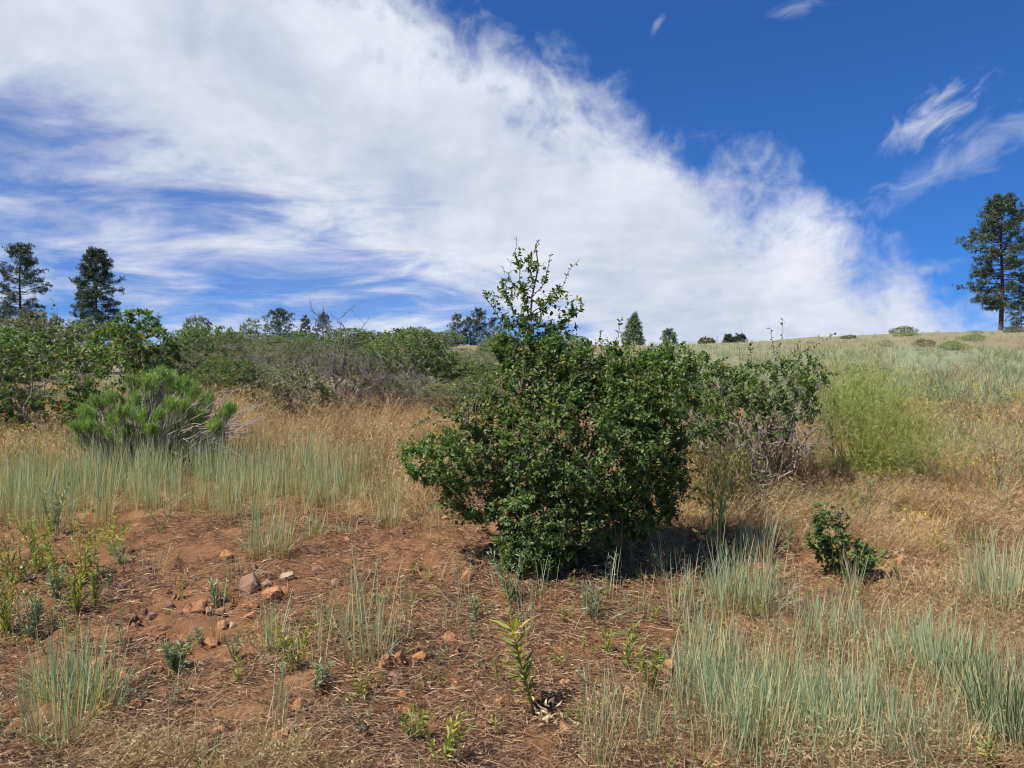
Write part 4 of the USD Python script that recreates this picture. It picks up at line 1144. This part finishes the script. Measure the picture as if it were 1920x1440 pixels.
# golden dry grass
P = np.vstack([scatter(DRY, 80, rng, rows=(750, 930), clump=0.8, clump_scale=2.0), scatter(DRY, 125, rng, rows=(930, 1540), clump=2.3, clump_scale=1.9)])
P = np.vstack([P, scatter([], 900, rng, rows=(880, 1540), base=0.14, clump=0.9)])
gold = blob(*proj(P), [(600, 850, 230, 90, 1.0), (60, 850, 150, 90, 0.8), (740, 880, 130, 90, 0.9), (520, 800, 260, 60, 1.0), (1370, 880, 150, 110, 1.0), (1250, 1000, 100, 60, 0.5)])
sc = np.interp(P[:, 1], [2.3, 5, 9], [0.6, 0.85, 1.2]) * rng.uniform(0.5, 1.1, len(P)) * (1 + 0.75 * gold) * (0.65 + 0.7 * meshkit.fbm(P * 1.4 + 5.5, 2, 62))
instancer('dry_grass', 'golden brown dried grass with nodding seed heads between the shrubs and over the right side', 'dry grass', [(dry_clump(540 + k, 24, 0.10, 0.26), 'dry') for k in range(8)], P, 14 * meshkit.fbm(P * 0.55 + 1.1, 2, 61) + rng.normal(0, 0.7, len(P)), np.stack([sc ** 0.5 * 0.95, sc ** 0.5 * 0.95, sc], 1), rng, 0.05)
# field grass on the slope and under the thicket
P = scatter([(1750, 700, 560, 110, 1.0), (1300, 700, 300, 80, 1.0), (700, 700, 900, 75, 0.55), (1900, 800, 250, 60, 0.4), (1760, 830, 330, 110, 0.3), (1500, 650, 600, 30, 1.0), (200, 720, 400, 80, 0.4)], 46, rng, rows=(618, 960), clump=1.5, clump_scale=0.4)
sc = np.interp(P[:, 1], [7, 15, 40, 90], [0.5, 0.68, 0.8, 0.9]) * rng.uniform(0.6, 1.2, len(P))
instancer('field_grass', 'pale grey green grass covering the sloping field up to the ridge', 'grass', [(wheat_clump(560 + k, 16, 0.22, 0.40, 0.013, 0.3, (0.1 + 0.08 * k, 0.65 + 0.06 * k)), 'sage') for k in range(6)], P, rng.random(len(P)) * 6.3, sc, rng, 0.05)
P = scatter([(1850, 800, 200, 130, 0.6), (1780, 740, 300, 90, 0.4), (1560, 880, 200, 80, 0.25), (1750, 690, 350, 60, 0.7)], 90, rng, rows=(630, 960), clump=2.2, clump_scale=0.35)
instancer('tan_field_grass', 'tan dried grass patches on the sloping field', 'dry grass', [(dry_clump(580 + k, 26, 0.2, 0.33, 0.006), 'dry') for k in range(6)], P, rng.random(len(P)) * 6.3, rng.uniform(0.6, 1.2, len(P)), rng, 0.05)
# small stones
P = scatter([(650, 1200, 600, 260, 1.0), (1300, 1200, 500, 250, 0.45), (1690, 1080, 160, 80, 0.7)], 75, rng, rows=(960, 1500), clump=0.7, clump_scale=2.4)
sz = 0.005 + 0.058 * rng.random(len(P)) ** 4.5
instancer('small_stones', 'scattered small rusty stones and crumbs on the bare soil', 'stones', [(pebble(600 + k), ('rust_rock', 'brown_rock', 'soil_crumb')[k % 3]) for k in range(9)], P, rng.random(len(P)) * 6.3, sz * 1.5, rng, 0.3)


def daisy_stalk(seed, n, h):
    rng = np.random.default_rng(seed)
    st, fl = MB(), MB()
    base = rng.normal(0, 0.07, (n, 3)) * [1, 1, 0]
    d = np.stack([rng.normal(0, 0.2, n), rng.normal(0, 0.2, n), np.ones(n)], 1)
    tip = blades(fl, base, d, h * rng.uniform(0.6, 1.1, n), 0.004, 0.1, rng, 3, 0.2)
    k = 6
    blades(fl, np.repeat(tip, k, 0) + rng.normal(0, 0.012, (n * k, 3)), rng.normal(size=(n * k, 3)) + [0, 0, 0.4], 0.012, 0.008, 0.1, rng, 1, rng.random(n * k))
    return fl


P = scatter([(1840, 770, 130, 40, 1.0), (1760, 980, 180, 60, 0.12), (1890, 800, 60, 60, 1.0), (1700, 900, 120, 40, 0.12)], 420, rng, rows=(720, 1060), clump=0.6)
instancer('yellow_wildflowers', 'small yellow wildflowers scattered through the grass on the right', 'wildflowers', [(daisy_stalk(620 + k, 5, 0.3), 'flower') for k in range(3)], P, rng.random(len(P)) * 6.3, rng.uniform(0.5, 1.1, len(P)), rng, 0.03)


# ------------------------------------------------------------------ rocks that one can point to
def rock(px, py, w, h, mat, label, seed, depth=0.8):
    p = pix_at(px, py + h * 0.35)[0][0]
    s = 1.22 * w / F * p[1]
    rg = np.random.default_rng(seed)
    pts = unit(rg.normal(size=(26, 3))) * rg.uniform(0.7, 1.0, (26, 1))
    pts[:, 2] += 0.25 * pts[:, 0] * rg.uniform(-1, 1)
    pts = pts / np.abs(pts).max(0)
    m = trimesh.convex.convex_hull(pts)
    for _ in range(2):
        m = m.subdivide()
    v = np.array(m.vertices)
    nrm = np.array(m.vertex_normals)
    v = v + nrm * (0.16 * (meshkit.fbm(v * 2.4 + seed, 3, seed) - 0.5) + 0.06 * (meshkit.noise(v * 8 + seed, seed) - 0.5))[:, None]
    hh = h / F * p[1] * 1.22
    v = v * [s * 0.5, s * 0.5 * depth, hh * 0.62]
    th = rg.uniform(-0.5, 0.5)
    v[:, :2] = v[:, :2] @ np.array([[math.cos(th), math.sin(th)], [-math.sin(th), math.cos(th)]])
    o = usdkit.mesh(stage, numbered('/World/rock'), (v, m.faces), M[mat], smooth=20)
    o.AddTranslateOp().Set(Gf.Vec3d(float(p[0]), float(p[1]), float(p[2] + hh * 0.34)))
    tag(o.GetPrim(), label, 'rock', 'loose rocks on the soil')


ROCKS = [
    (425, 1047, 24, 22, 'rust_rock', 'orange brown rock alone near the front edge of the left grass'),
    (468, 1098, 32, 28, 'brown_rock', 'flat grey brown slab rock, left end of the rock row'),
    (537, 1082, 26, 12, 'pale_rock', 'thin pale flat rock behind the rock row'),
    (500, 1098, 22, 12, 'brown_rock', 'small dark flat rock in the middle of the rock row'),
    (512, 1116, 34, 20, 'rust_rock', 'rusty rock in the middle of the rock row, shaded in front'),
    (536, 1112, 14, 20, 'rust_rock', 'narrow upright rusty rock at the right end of the rock row'),
    (374, 1142, 26, 24, 'rust_rock', 'rounded orange rock left of the dark split rocks'),
    (393, 1148, 14, 16, 'brown_rock', 'small dark rock touching the right of the rounded orange rock'),
    (414, 1148, 18, 14, 'brown_rock', 'small dark brown rock, second right of the rounded orange rock'),
    (468, 1138, 30, 18, 'rust_rock', 'wedge-shaped rusty rock below the rock row'),
    (472, 1158, 32, 14, 'rust_rock', 'flat rusty rock lying in front of the wedge-shaped rock'),
    (415, 1175, 24, 16, 'rust_rock', 'half buried reddish rock below the dark brown rocks'),
    (436, 1176, 14, 14, 'pale_rock', 'small pale orange rock beside the half buried reddish rock'),
    (397, 1207, 26, 20, 'rust_rock', 'rusty rock by the small blue green weed'),
    (604, 1188, 18, 16, 'rust_rock', 'small orange rock right of the thin upright grass tuft'),
    (622, 1203, 18, 12, 'rust_rock', 'small flat reddish rock right of the yellow green weed'),
    (628, 1096, 22, 14, 'brown_rock', 'brown rock at the foot of the middle left grass'),
    (722, 1250, 24, 28, 'rust_rock', 'dark rusty rock, left of a row of three at the foot of the thin grass'),
    (750, 1246, 20, 30, 'rust_rock', 'upright rusty rock, middle of a row of three at the foot of the thin grass'),
    (787, 1237, 34, 28, 'rust_rock', 'largest orange rock, right of a row of three at the foot of the thin grass'),
    (846, 1200, 28, 20, 'rust_rock', 'angular bright orange rock with a dark right side'),
    (846, 1138, 20, 14, 'brown_rock', 'small brown rock with a dark hollow under it, left of the middle weeds'),
    (878, 1084, 26, 24, 'rust_rock', 'tan rusty rock below the left foot of the bush'),
    (852, 1076, 18, 16, 'brown_rock', 'darker rock touching the left of the tan rusty rock'),
    (957, 1150, 16, 18, 'brown_rock', 'squarish brown rock behind the tall weed'),
    (892, 1245, 12, 12, 'rust_rock', 'little orange rock alone left of the tall weed'),
    (852, 1284, 22, 14, 'rust_rock', 'low reddish rock below the angular bright orange rock'),
    (757, 1307, 24, 16, 'rust_rock', 'slanted flat orange rock below the row of three'),
    (763, 1334, 22, 14, 'rust_rock', 'rounded reddish rock just above the cream coloured rock'),
    (780, 1357, 24, 22, 'pale_rock', 'cream coloured rounded rock near the bottom'),
    (936, 1318, 20, 16, 'rust_rock', 'dark red rock left of the foot of the tall weed'),
    (993, 1288, 14, 14, 'rust_rock', 'small rusty rock right of the tall weed stem'),
    (1058, 1280, 22, 12, 'rust_rock', 'flat reddish rock right of the tall weed'),
    (1036, 1216, 16, 12, 'rust_rock', 'small reddish rock on the bare soil right of the tall weed tip'),
    (1058, 1372, 22, 28, 'rust_rock', 'tilted rusty rock right of the cream dried leaves'),
    (1190, 1238, 22, 22, 'rust_rock', 'bright rusty rock left of the pale stick'),
    (1252, 1262, 22, 30, 'rust_rock', 'upright rusty rock at the left edge of the front right grass'),
    (1085, 1150, 14, 12, 'brown_rock', 'small brown rock at the foot of the blue green weed under the bush'),
    (1687, 1055, 20, 16, 'rust_rock', 'rusty rock on the soil right of the little dark bush'),
    (1752, 1058, 18, 12, 'rust_rock', 'flat rusty rock farther right of the little dark bush'),
    (183, 1248, 30, 18, 'rust_rock', 'broad rusty rock behind the tall thin grass at lower left'),
    (232, 1272, 20, 24, 'rust_rock', 'upright dark rusty rock at lower left'),
    (562, 1325, 26, 20, 'rust_rock', 'rusty rock low in front, left of the bottom weeds'),
    (525, 1382, 34, 20, 'rust_rock', 'broad flat rusty rock near the bottom left of centre'),
    (386, 1400, 26, 22, 'rust_rock', 'orange rock lying in the straw at the bottom'),
    (410, 1372, 24, 16, 'rust_rock', 'reddish rock just above the orange rock in the straw'),
    (255, 1324, 24, 20, 'rust_rock', 'rusty rock between the lower left grass and the bottom straw'),
    (335, 1345, 16, 14, 'rust_rock', 'small rusty rock in the middle of the bottom left straw'),
    (218, 1125, 14, 8, 'pale_rock', 'tiny whitish flat stone right of the left weeds'),
    (655, 1352, 14, 14, 'pale_rock', 'small pale stone left of the cream coloured rock'),
    (1505, 1392, 22, 14, 'pale_rock', 'pale tan stone among the front right grass'),
    (1460, 1085, 20, 12, 'rust_rock', 'orange stone among the grass left of the little dark bush'),
]
for k, r in enumerate(ROCKS):
    rock(*r, 700 + k)


# ------------------------------------------------------------------ weeds
def forb(px, py, h, mat, label, seed, n_stem=4, leaf=(0.05, 0.012), n_leaf=16, spread=0.35, name='weed', bare_low=0.1, lean=(0.0, 0.0), flower=None, tone=None):
    p = pix_at(px, py)[0][0]
    H = h / F * p[1]
    t = thing(name, label, 'weed', p)
    s = Shrub(seed)
    rg = s.rng
    a = rg.random(n_stem) * 6.3
    tips = np.stack([np.cos(a) * spread * H * rg.uniform(0.2, 1, n_stem) + lean[0] * H, np.sin(a) * spread * H * rg.uniform(0.2, 1, n_stem) + lean[1] * H, H * rg.uniform(0.7, 1.0, n_stem)], 1)
    base = tips * [0.08, 0.08, 0] - [0, 0, 0.01]
    pts = kink(bez(base, base * 0.5 + tips * 0.5 + tips * [-0.12, -0.12, 0.05], tips, 9), 0.012, rg)
    tubes(s.wood, pts, np.linspace(0.0026, 0.0012, 9)[None] * np.ones((n_stem, 1)), 5, 0.3)
    s.leaves_on(pts, n_leaf, leaf, True, None, 0.62, bare_low, tone, 0.15, 0.4)
    s.wood.build('stem', M['mustard' if mat == 'forb_leaf' else mat], t)
    s.leaf.build('leaves', M[mat], t, kind='stuff')
    if flower:
        f = MB()
        tip = np.repeat(pts[:1, -1], 60, 0)
        blades(f, tip, unit(rg.normal(size=(60, 3)) + [0, 0, 0.5]), 0.016, 0.006, 0.1, rg, 1)
        f.build('flower', M[flower], t)
    return t


YG, BL = 'forb_leaf', 'blue_leaf'
WEEDS = [
    (28, 1100, 125, YG, 'yellow green weed clump at the left edge, beside the white flower', 5, 0.5),
    (72, 1075, 105, YG, 'yellow green weed with reddish yellow tips, second clump from the left edge', 6, 0.5),
    (42, 1095, 36, YG, 'little weed topped by a round white flower at the left edge', 1, 0.1),
    (112, 1110, 90, YG, 'green weed below the second clump from the left edge', 4, 0.4),
    (152, 1092, 110, YG, 'bushy yellow green weed with its stems fanned, left of the bare soil', 7, 0.6),
    (205, 1045, 70, YG, 'yellowish weed at the front edge of the left grass', 4, 0.6),
    (232, 1062, 50, BL, 'small spreading weed trailing right of the left weeds', 5, 0.8),
    (15, 1190, 120, YG, 'green weed clump at the left edge below the white flower', 6, 0.5),
    (60, 1200, 85, BL, 'blue green upright weed near the left edge', 4, 0.4),
    (142, 1155, 90, YG, 'upright bright yellow weed with three stems left of the bare soil', 3, 0.25),
    (178, 1140, 65, YG, 'thin yellow green weed right of the upright bright yellow weed', 2, 0.2),
    (105, 1130, 70, BL, 'blue green weed with stiff upright stems between the left clumps', 3, 0.3),
    (207, 1105, 45, BL, 'small blue green weed near the tiny whitish stone', 2, 0.3),
    (340, 1125, 45, YG, 'small yellow weed with drooping leaves on the open soil', 2, 0.3),
    (406, 1138, 62, BL, 'grey green weed standing behind the rounded orange rock', 4, 0.4),
    (440, 1240, 58, BL, 'blue green weed beside the rusty rock at the middle of the soil', 5, 0.5),
    (378, 1212, 36, BL, 'low grey green weed left of the rusty rock', 4, 0.7),
    (552, 1262, 95, YG, 'bright yellow green weed right of the thin upright grass tuft', 5, 0.5),
    (590, 1300, 60, BL, 'dull green weed right below the bright yellow green weed', 4, 0.7),
    (450, 1290, 55, YG, 'withering weed with straw coloured leaves below the blue green weed', 3, 0.4),
    (775, 1090, 40, YG, 'small yellow weed, left of a pair below the left foot of the bush', 2, 0.3),
    (802, 1095, 42, YG, 'small yellow green weed, right of a pair below the left foot of the bush', 2, 0.3),
    (893, 1180, 68, BL, 'stiff blue green weed left of the middle weeds', 2, 0.15),
    (888, 1205, 40, BL, 'short bluish weed just below the stiff blue green weed', 2, 0.4),
    (960, 1135, 105, BL, 'clump of thin grey green weeds in front of the bush shade', 8, 0.5),
    (945, 1080, 75, YG, 'thin yellow green stalks rising before the dark underside of the bush', 6, 0.35),
    (1110, 1165, 80, BL, 'blue green weed with cream dead leaves right of the bush foot', 5, 0.45),
    (1145, 1100, 75, BL, 'blue green weed right under the lowest branch of the bush', 2, 0.3),
    (1170, 1260, 95, YG, 'sparse green weed left of the pale stick', 3, 0.35),
    (1225, 1305, 95, YG, 'yellow green weed at the left edge of the front right grass', 4, 0.35),
    (1140, 1240, 60, YG, 'thin weed on the soil between the blue green weed and the pale stick', 2, 0.3),
    (770, 1395, 70, YG, 'sparse yellow green weed beside the cream coloured rock', 4, 0.6),
    (830, 1438, 110, YG, 'tallest yellow green weed at the bottom left of the tall weed', 6, 0.5),
    (330, 1265, 62, BL, 'dark green spiky tuft on the open soil at lower left', 12, 0.7),
    (1355, 985, 110, BL, 'tall grey green weed behind the grass left of the little dark bush', 5, 0.25),
    (1480, 1040, 90, BL, 'leafy grey green weed right behind the tuft left of the little bush', 3, 0.25),
    (1875, 928, 110, BL, 'leafy grey green weed with tall stems at the right under the field', 7, 0.4),
    (1912, 905, 80, BL, 'grey green weed cut by the right edge under the field', 4, 0.4),
    (1830, 790, 70, BL, 'tall green flowering weed in the field, left of the right edge', 6, 0.5),
    (1885, 790, 80, BL, 'tall green flowering weed in the field nearest the right edge', 6, 0.5),
    (1780, 770, 50, BL, 'green weed in the field above the right end of the lime green plant', 6, 0.6),
    (1858, 1445, 70, YG, 'yellow weed spike at the bottom right corner', 2, 0.2),
    (1430, 1215, 50, YG, 'small green weed among the front right grass', 2, 0.3),
    (1180, 1080, 70, BL, 'thin grey weed right of the dark bush underside', 3, 0.3),
    (100, 1005, 90, BL, 'spiky grey green weed at the front of the left grass', 4, 0.3),
    (300, 1000, 50, BL, 'low grey green weed at the front edge of the left grass near its middle', 4, 0.6),
]
for k, (px, py, h, mat, lab, ns, sp) in enumerate(WEEDS):
    if px < 260 and py < 1210:
        ns, h = int(ns * 1.7 + 1), h * 1.08
    small = h < 60
    forb(px, py, h, mat, lab, 800 + k, ns, (0.026, 0.007) if small else (0.036, 0.009), 16 if small else 24, sp, flower='white_flower' if 'white flower at the left edge' in lab and 'topped' in lab else None,
         tone=None)


# the tall weed in front: every leaf a part
def tall_weed():
    p = pix_at(1002, 1345)[0][0]
    t = thing('tall_weed', 'tall leaning weed with long yellow green leaves in front of the bush', 'weed', p)
    rg = np.random.default_rng(861)
    y = p[1]
    line = [(1002, 1345, 0), (992, 1300, -0.01), (978, 1250, -0.02), (966, 1200, -0.02), (955, 1140, 0.0), (946, 1082, 0.02)]
    q = np.array([w_at(a, b, y + d) - p for a, b, d in line])
    u = np.linspace(0, 1, 22)
    pts = np.stack([np.interp(u, np.linspace(0, 1, len(q)), q[:, k]) for k in range(3)], 1)
    st = MB()
    tubes(st, pts[None], np.linspace(0.0042, 0.0012, 22)[None], 6, 0.3)
    st.build('stem', M['mustard'], t, smooth=True)
    s = np.concatenate([np.linspace(0.10, 0.66, 40), np.linspace(0.68, 1.0, 26)])
    for k, x in enumerate(s):
        i = min(int(x * 21), 20)
        pos = pts[i] + (pts[i + 1] - pts[i]) * (x * 21 - i)
        d = unit(pts[i + 1] - pts[i])
        a, b = frame_of(d)
        th = k * 2.4 + rg.normal(0, 0.3)
        rad = a * math.cos(th) + b * math.sin(th)
        L = np.interp(x, [0.1, 0.35, 0.66, 0.7, 1.0], [0.06, 0.085, 0.085, 0.035, 0.02]) * rg.uniform(0.75, 1.2)
        if 0.6 < x < 0.67:
            L *= 1.25
        mb = MB()
        leaves(mb, pos[None], (d * 0.75 + rad * 0.65)[None], (d * 0.6 - rad * 0.3 + [0, 0, 0.6])[None], L, L * 0.24, rg, np.clip(0.5 + rg.normal(0, 0.2), 0, 0.85), True, 0.3)
        mb.build('leaf', M['forb_leaf'], t)
    dry = MB()
    n = 26
    c = np.array([0.035, -0.07, 0.02]) + rg.normal(0, 0.022, (n, 3)) * [1.4, 0.8, 1] + [0, 0, 0.03]
    leaves(dry, c, rg.normal(size=(n, 3)) + [0, 0, 0.4], rg.normal(size=(n, 3)), rg.uniform(0.022, 0.036, n), 0.010, rg, 0.97, True, 0.6)
    dry.build('withered_leaves', M['dry'], t, label='cream dried leaves at the foot of the weed', kind='stuff')


tall_weed()


# little dark bush on the right
def little_bush():
    p = pix_at(1585, 1088)[0][0]
    y = p[1]
    t = thing('little_bush', 'little dark green bush standing alone in the dry grass on the right', 'bush', p)
    s = Shrub(871)
    rg = s.rng
    env = env_px([(1555, 985, 38, 52, 0, 0.12), (1590, 1045, 50, 42, 0, 0.14), (1632, 1045, 30, 26, 0, 0.1), (1535, 1010, 25, 30, 0, 0.08)], y, p)
    n = 9
    s.stems(rg.normal(0, 0.02, (n, 3)) * [1, 1, 0], in_env(env, n, rg, 0.5), 0.005, 0.02)
    s.branches(in_env(env, 50, rg, 0.4), 0.2, 0.003, 0.03, K=6, sides=4)
    s.twigs(in_env(env, 250, rg, 0.45), 0.1, 0.0016, 7, (0.027, 0.018), fine=True)
    s.build(t, 'bush_leaf', 'bush_wood')


little_bush()


# single tufts that stand apart
def tuft(px, py, h, n, r, label, seed, mat='wheat', lean=0.13, w=0.0042, name='grass_tuft', tone=(0.0, 0.75)):
    p = pix_at(px, py)[0][0]
    H = h / F * p[1]
    t = thing(name, label, 'grass tuft', p, group='grass tufts standing apart')
    a = wheat_clump(seed, n, r, H, w, lean, tone)
    a.build('blades', M[mat], t, kind='stuff')
    b = dry_clump(seed + 1, max(8, n // 4), r * 1.2, H * 0.45)
    b.build('dead_base', M['dry'], t, kind='stuff')


TUFTS = [
    (505, 1045, 125, 130, 0.14, 'wide green grass tuft with a dark shaded foot in front of the left grass', 881),
    (590, 1010, 60, 40, 0.07, 'short grass tuft right of the wide green tuft', 883),
    (648, 1005, 40, 30, 0.06, 'small spiky grass tuft farthest right before the golden grass', 885),
    (510, 1222, 118, 36, 0.03, 'thin upright grey green grass tuft among the rocks', 887),
    (690, 1240, 200, 44, 0.09, 'tall thin grass tuft left of the row of three rocks', 889),
    (640, 1195, 110, 24, 0.05, 'sparse thin grass tuft left of the tall thin one', 891),
    (745, 1205, 130, 26, 0.05, 'sparse thin grass tuft right of the tall thin one', 893),
    (140, 1325, 180, 60, 0.10, 'tall thin blue green grass tuft at lower left', 895),
    (115, 1390, 150, 60, 0.10, 'low sprawling grey green grass tuft at the bottom left corner', 897),
    (725, 985, 90, 40, 0.07, 'blue green grass tuft at the left tip of the middle bush', 899),
    (1880, 1160, 180, 90, 0.10, 'grey blue grass tuft at the right edge below the weeds', 901),
    (1785, 1290, 160, 150, 0.13, 'dense blue green grass tuft right of the middle of the front right grass', 903),
    (1602, 1120, 95, 24, 0.02, 'thin bluish grass tuft at the foot of the little dark bush', 905),
    (1425, 1050, 110, 70, 0.09, 'upright green grass tuft left of the little dark bush', 907),
]
for a in TUFTS:
    tuft(*a)
tuft(1895, 1390, 170, 150, 0.10, 'dark green grass tuft at the bottom right edge', 909, 'hedge_leaf', 0.2, 0.005)


# sticks
def stick(points, r, label, seed, mat='pale_stick', lift=0.012, forks=0):
    pts = np.array([pix_at(a, b)[0][0] for a, b in points]) + [0, 0, lift]
    rg = np.random.default_rng(seed)
    c = pts[0].copy()
    t = thing('stick', label, 'stick', c)
    u = np.linspace(0, 1, 12)
    q = np.stack([np.interp(u, np.linspace(0, 1, len(pts)), pts[:, k]) for k in range(3)], 1) - c
    mb = MB()
    tubes(mb, kink(q[None], 0.008, rg), np.linspace(r, r * 0.5, 12)[None], 6, 0.2)
    mb.build('branch', M[mat], t, smooth=True)
    for k in range(forks):
        i = rg.integers(3, 10)
        d = unit(q[i + 1] - q[i]) + rg.normal(0, 0.6, 3) * [1, 1, 0.5] + [0, 0, 0.3]
        fb = MB()
        tubes(fb, kink((q[i] + unit(d) * np.linspace(0, rg.uniform(0.05, 0.16), 6)[:, None])[None], 0.03, rg), np.linspace(r * 0.5, r * 0.2, 6)[None], 5, 0.2)
        fb.build('side_twig', M[mat], t)


stick([(1200, 1218), (1240, 1224), (1292, 1232)], 0.008, 'pale stick on the ground left of the front right grass', 921)
stick([(1376, 1236), (1440, 1252), (1520, 1262)], 0.006, 'long grey stick lying behind the front right grass', 922, 'grey_wood', forks=2)
stick([(1520, 880), (1545, 905), (1572, 925)], 0.009, 'pale forked branch lying under the lime green plant', 923, forks=4)
stick([(1555, 830), (1560, 855), (1572, 878)], 0.008, 'grey crooked branch leaning at the left of the lime green plant', 924, 'grey_wood', lift=0.08, forks=5)
stick([(1730, 935), (1800, 960), (1850, 985)], 0.005, 'thin grey stick lying on the bare patch at the right', 925, 'grey_wood', forks=2)
stick([(860, 1152), (905, 1143), (960, 1139)], 0.004, 'thin brown twig on the soil below the bush shade', 926, 'grey_wood')
stick([(1640, 830), (1660, 850), (1720, 862)], 0.008, 'grey dead branch lying behind the lime green plant', 927, 'grey_wood', lift=0.1, forks=5)


# thin posts
def post(px, py, h, y, r, mat, label):
    b = foot(px, y)
    t = thing('post', label, 'post', b)
    a = MB()
    H = h / F * y
    tubes(a, np.array([[[0, 0, 0], [0.01, 0, H * 0.5], [0.015, 0, H]]]), np.array([[r, r, r * 0.9]]), 6, 0.3)
    cap = trimesh.creation.icosphere(1, r * 1.15)
    a.add(cap.vertices * [1, 1, 0.4] + [0.015, 0, H], cap.faces, 0.3)
    a.build('shaft', M[mat], t)


post(842, 725, 62, 13.6, 0.016, 'rust_rock', 'thin rusty post in the gap left of the middle bush')
post(1344, 650, 16, 70, 0.03, 'grey_wood', 'thin far post on the field skyline right of the small round bush')


def seedling(seed):
    rg = np.random.default_rng(seed)
    mb = MB()
    n = 4
    for k in range(n):
        H = rg.uniform(0.05, 0.13)
        tip = np.array([rg.normal(0, 0.03), rg.normal(0, 0.03), H])
        p = np.linspace(0, 1, 6)[:, None] * tip + rg.normal(0, 0.006, 2).tolist().__add__([0.0])
        tubes(mb, p[None], np.full((1, 6), 0.0011), 3, 0.4)
        m = 9
        q = rg.uniform(0.15, 1, m)
        th = rg.random(m) * 6.3
        leaves(mb, p[0] + q[:, None] * (tip), np.stack([np.cos(th), np.sin(th), rg.uniform(0.3, 1.2, m)], 1), rg.normal(0, 0.4, (m, 3)) + [0, 0, 1], rg.uniform(0.012, 0.026, m), 0.0055, rg, rg.beta(1.2, 1.2, m))
    return mb


rng = np.random.default_rng(950)
P = scatter([(100, 1120, 240, 160, 1.0), (700, 1230, 700, 200, 0.35), (1250, 1280, 200, 180, 0.6), (1550, 1000, 400, 140, 0.7), (1700, 1200, 300, 120, 0.4), (100, 1300, 200, 160, 0.4)], 1200, rng, rows=(930, 1500))
instancer('seedling_weeds', 'tiny half dried weed sprigs strewn over the soil and litter', 'weeds', [(seedling(960 + k), 'forb_leaf') for k in range(5)] + [(seedling(970 + k), 'blue_leaf') for k in range(3)], P, rng.random(len(P)) * 6.3, rng.uniform(0.6, 1.3, len(P)), rng, 0.1)

P = scatter([(1760, 770, 330, 90, 1.0), (1700, 690, 330, 45, 0.8), (1600, 930, 280, 90, 0.7), (1800, 960, 200, 120, 0.8), (1400, 930, 120, 80, 0.7)], 420, rng, rows=(632, 1120), clump=1.6, clump_scale=0.5)
instancer('field_weeds', 'grey green weeds dotted over the sloping field', 'weeds', [(seedling(980 + k), ('blue_leaf', 'blue_leaf', 'forb_leaf')[k % 3]) for k in range(6)], P, rng.random(len(P)) * 6.3, np.interp(P[:, 1], [4, 6, 12, 60], [1.2, 1.8, 3.0, 5.5]) * rng.uniform(0.7, 1.3, len(P)), rng, 0.05)
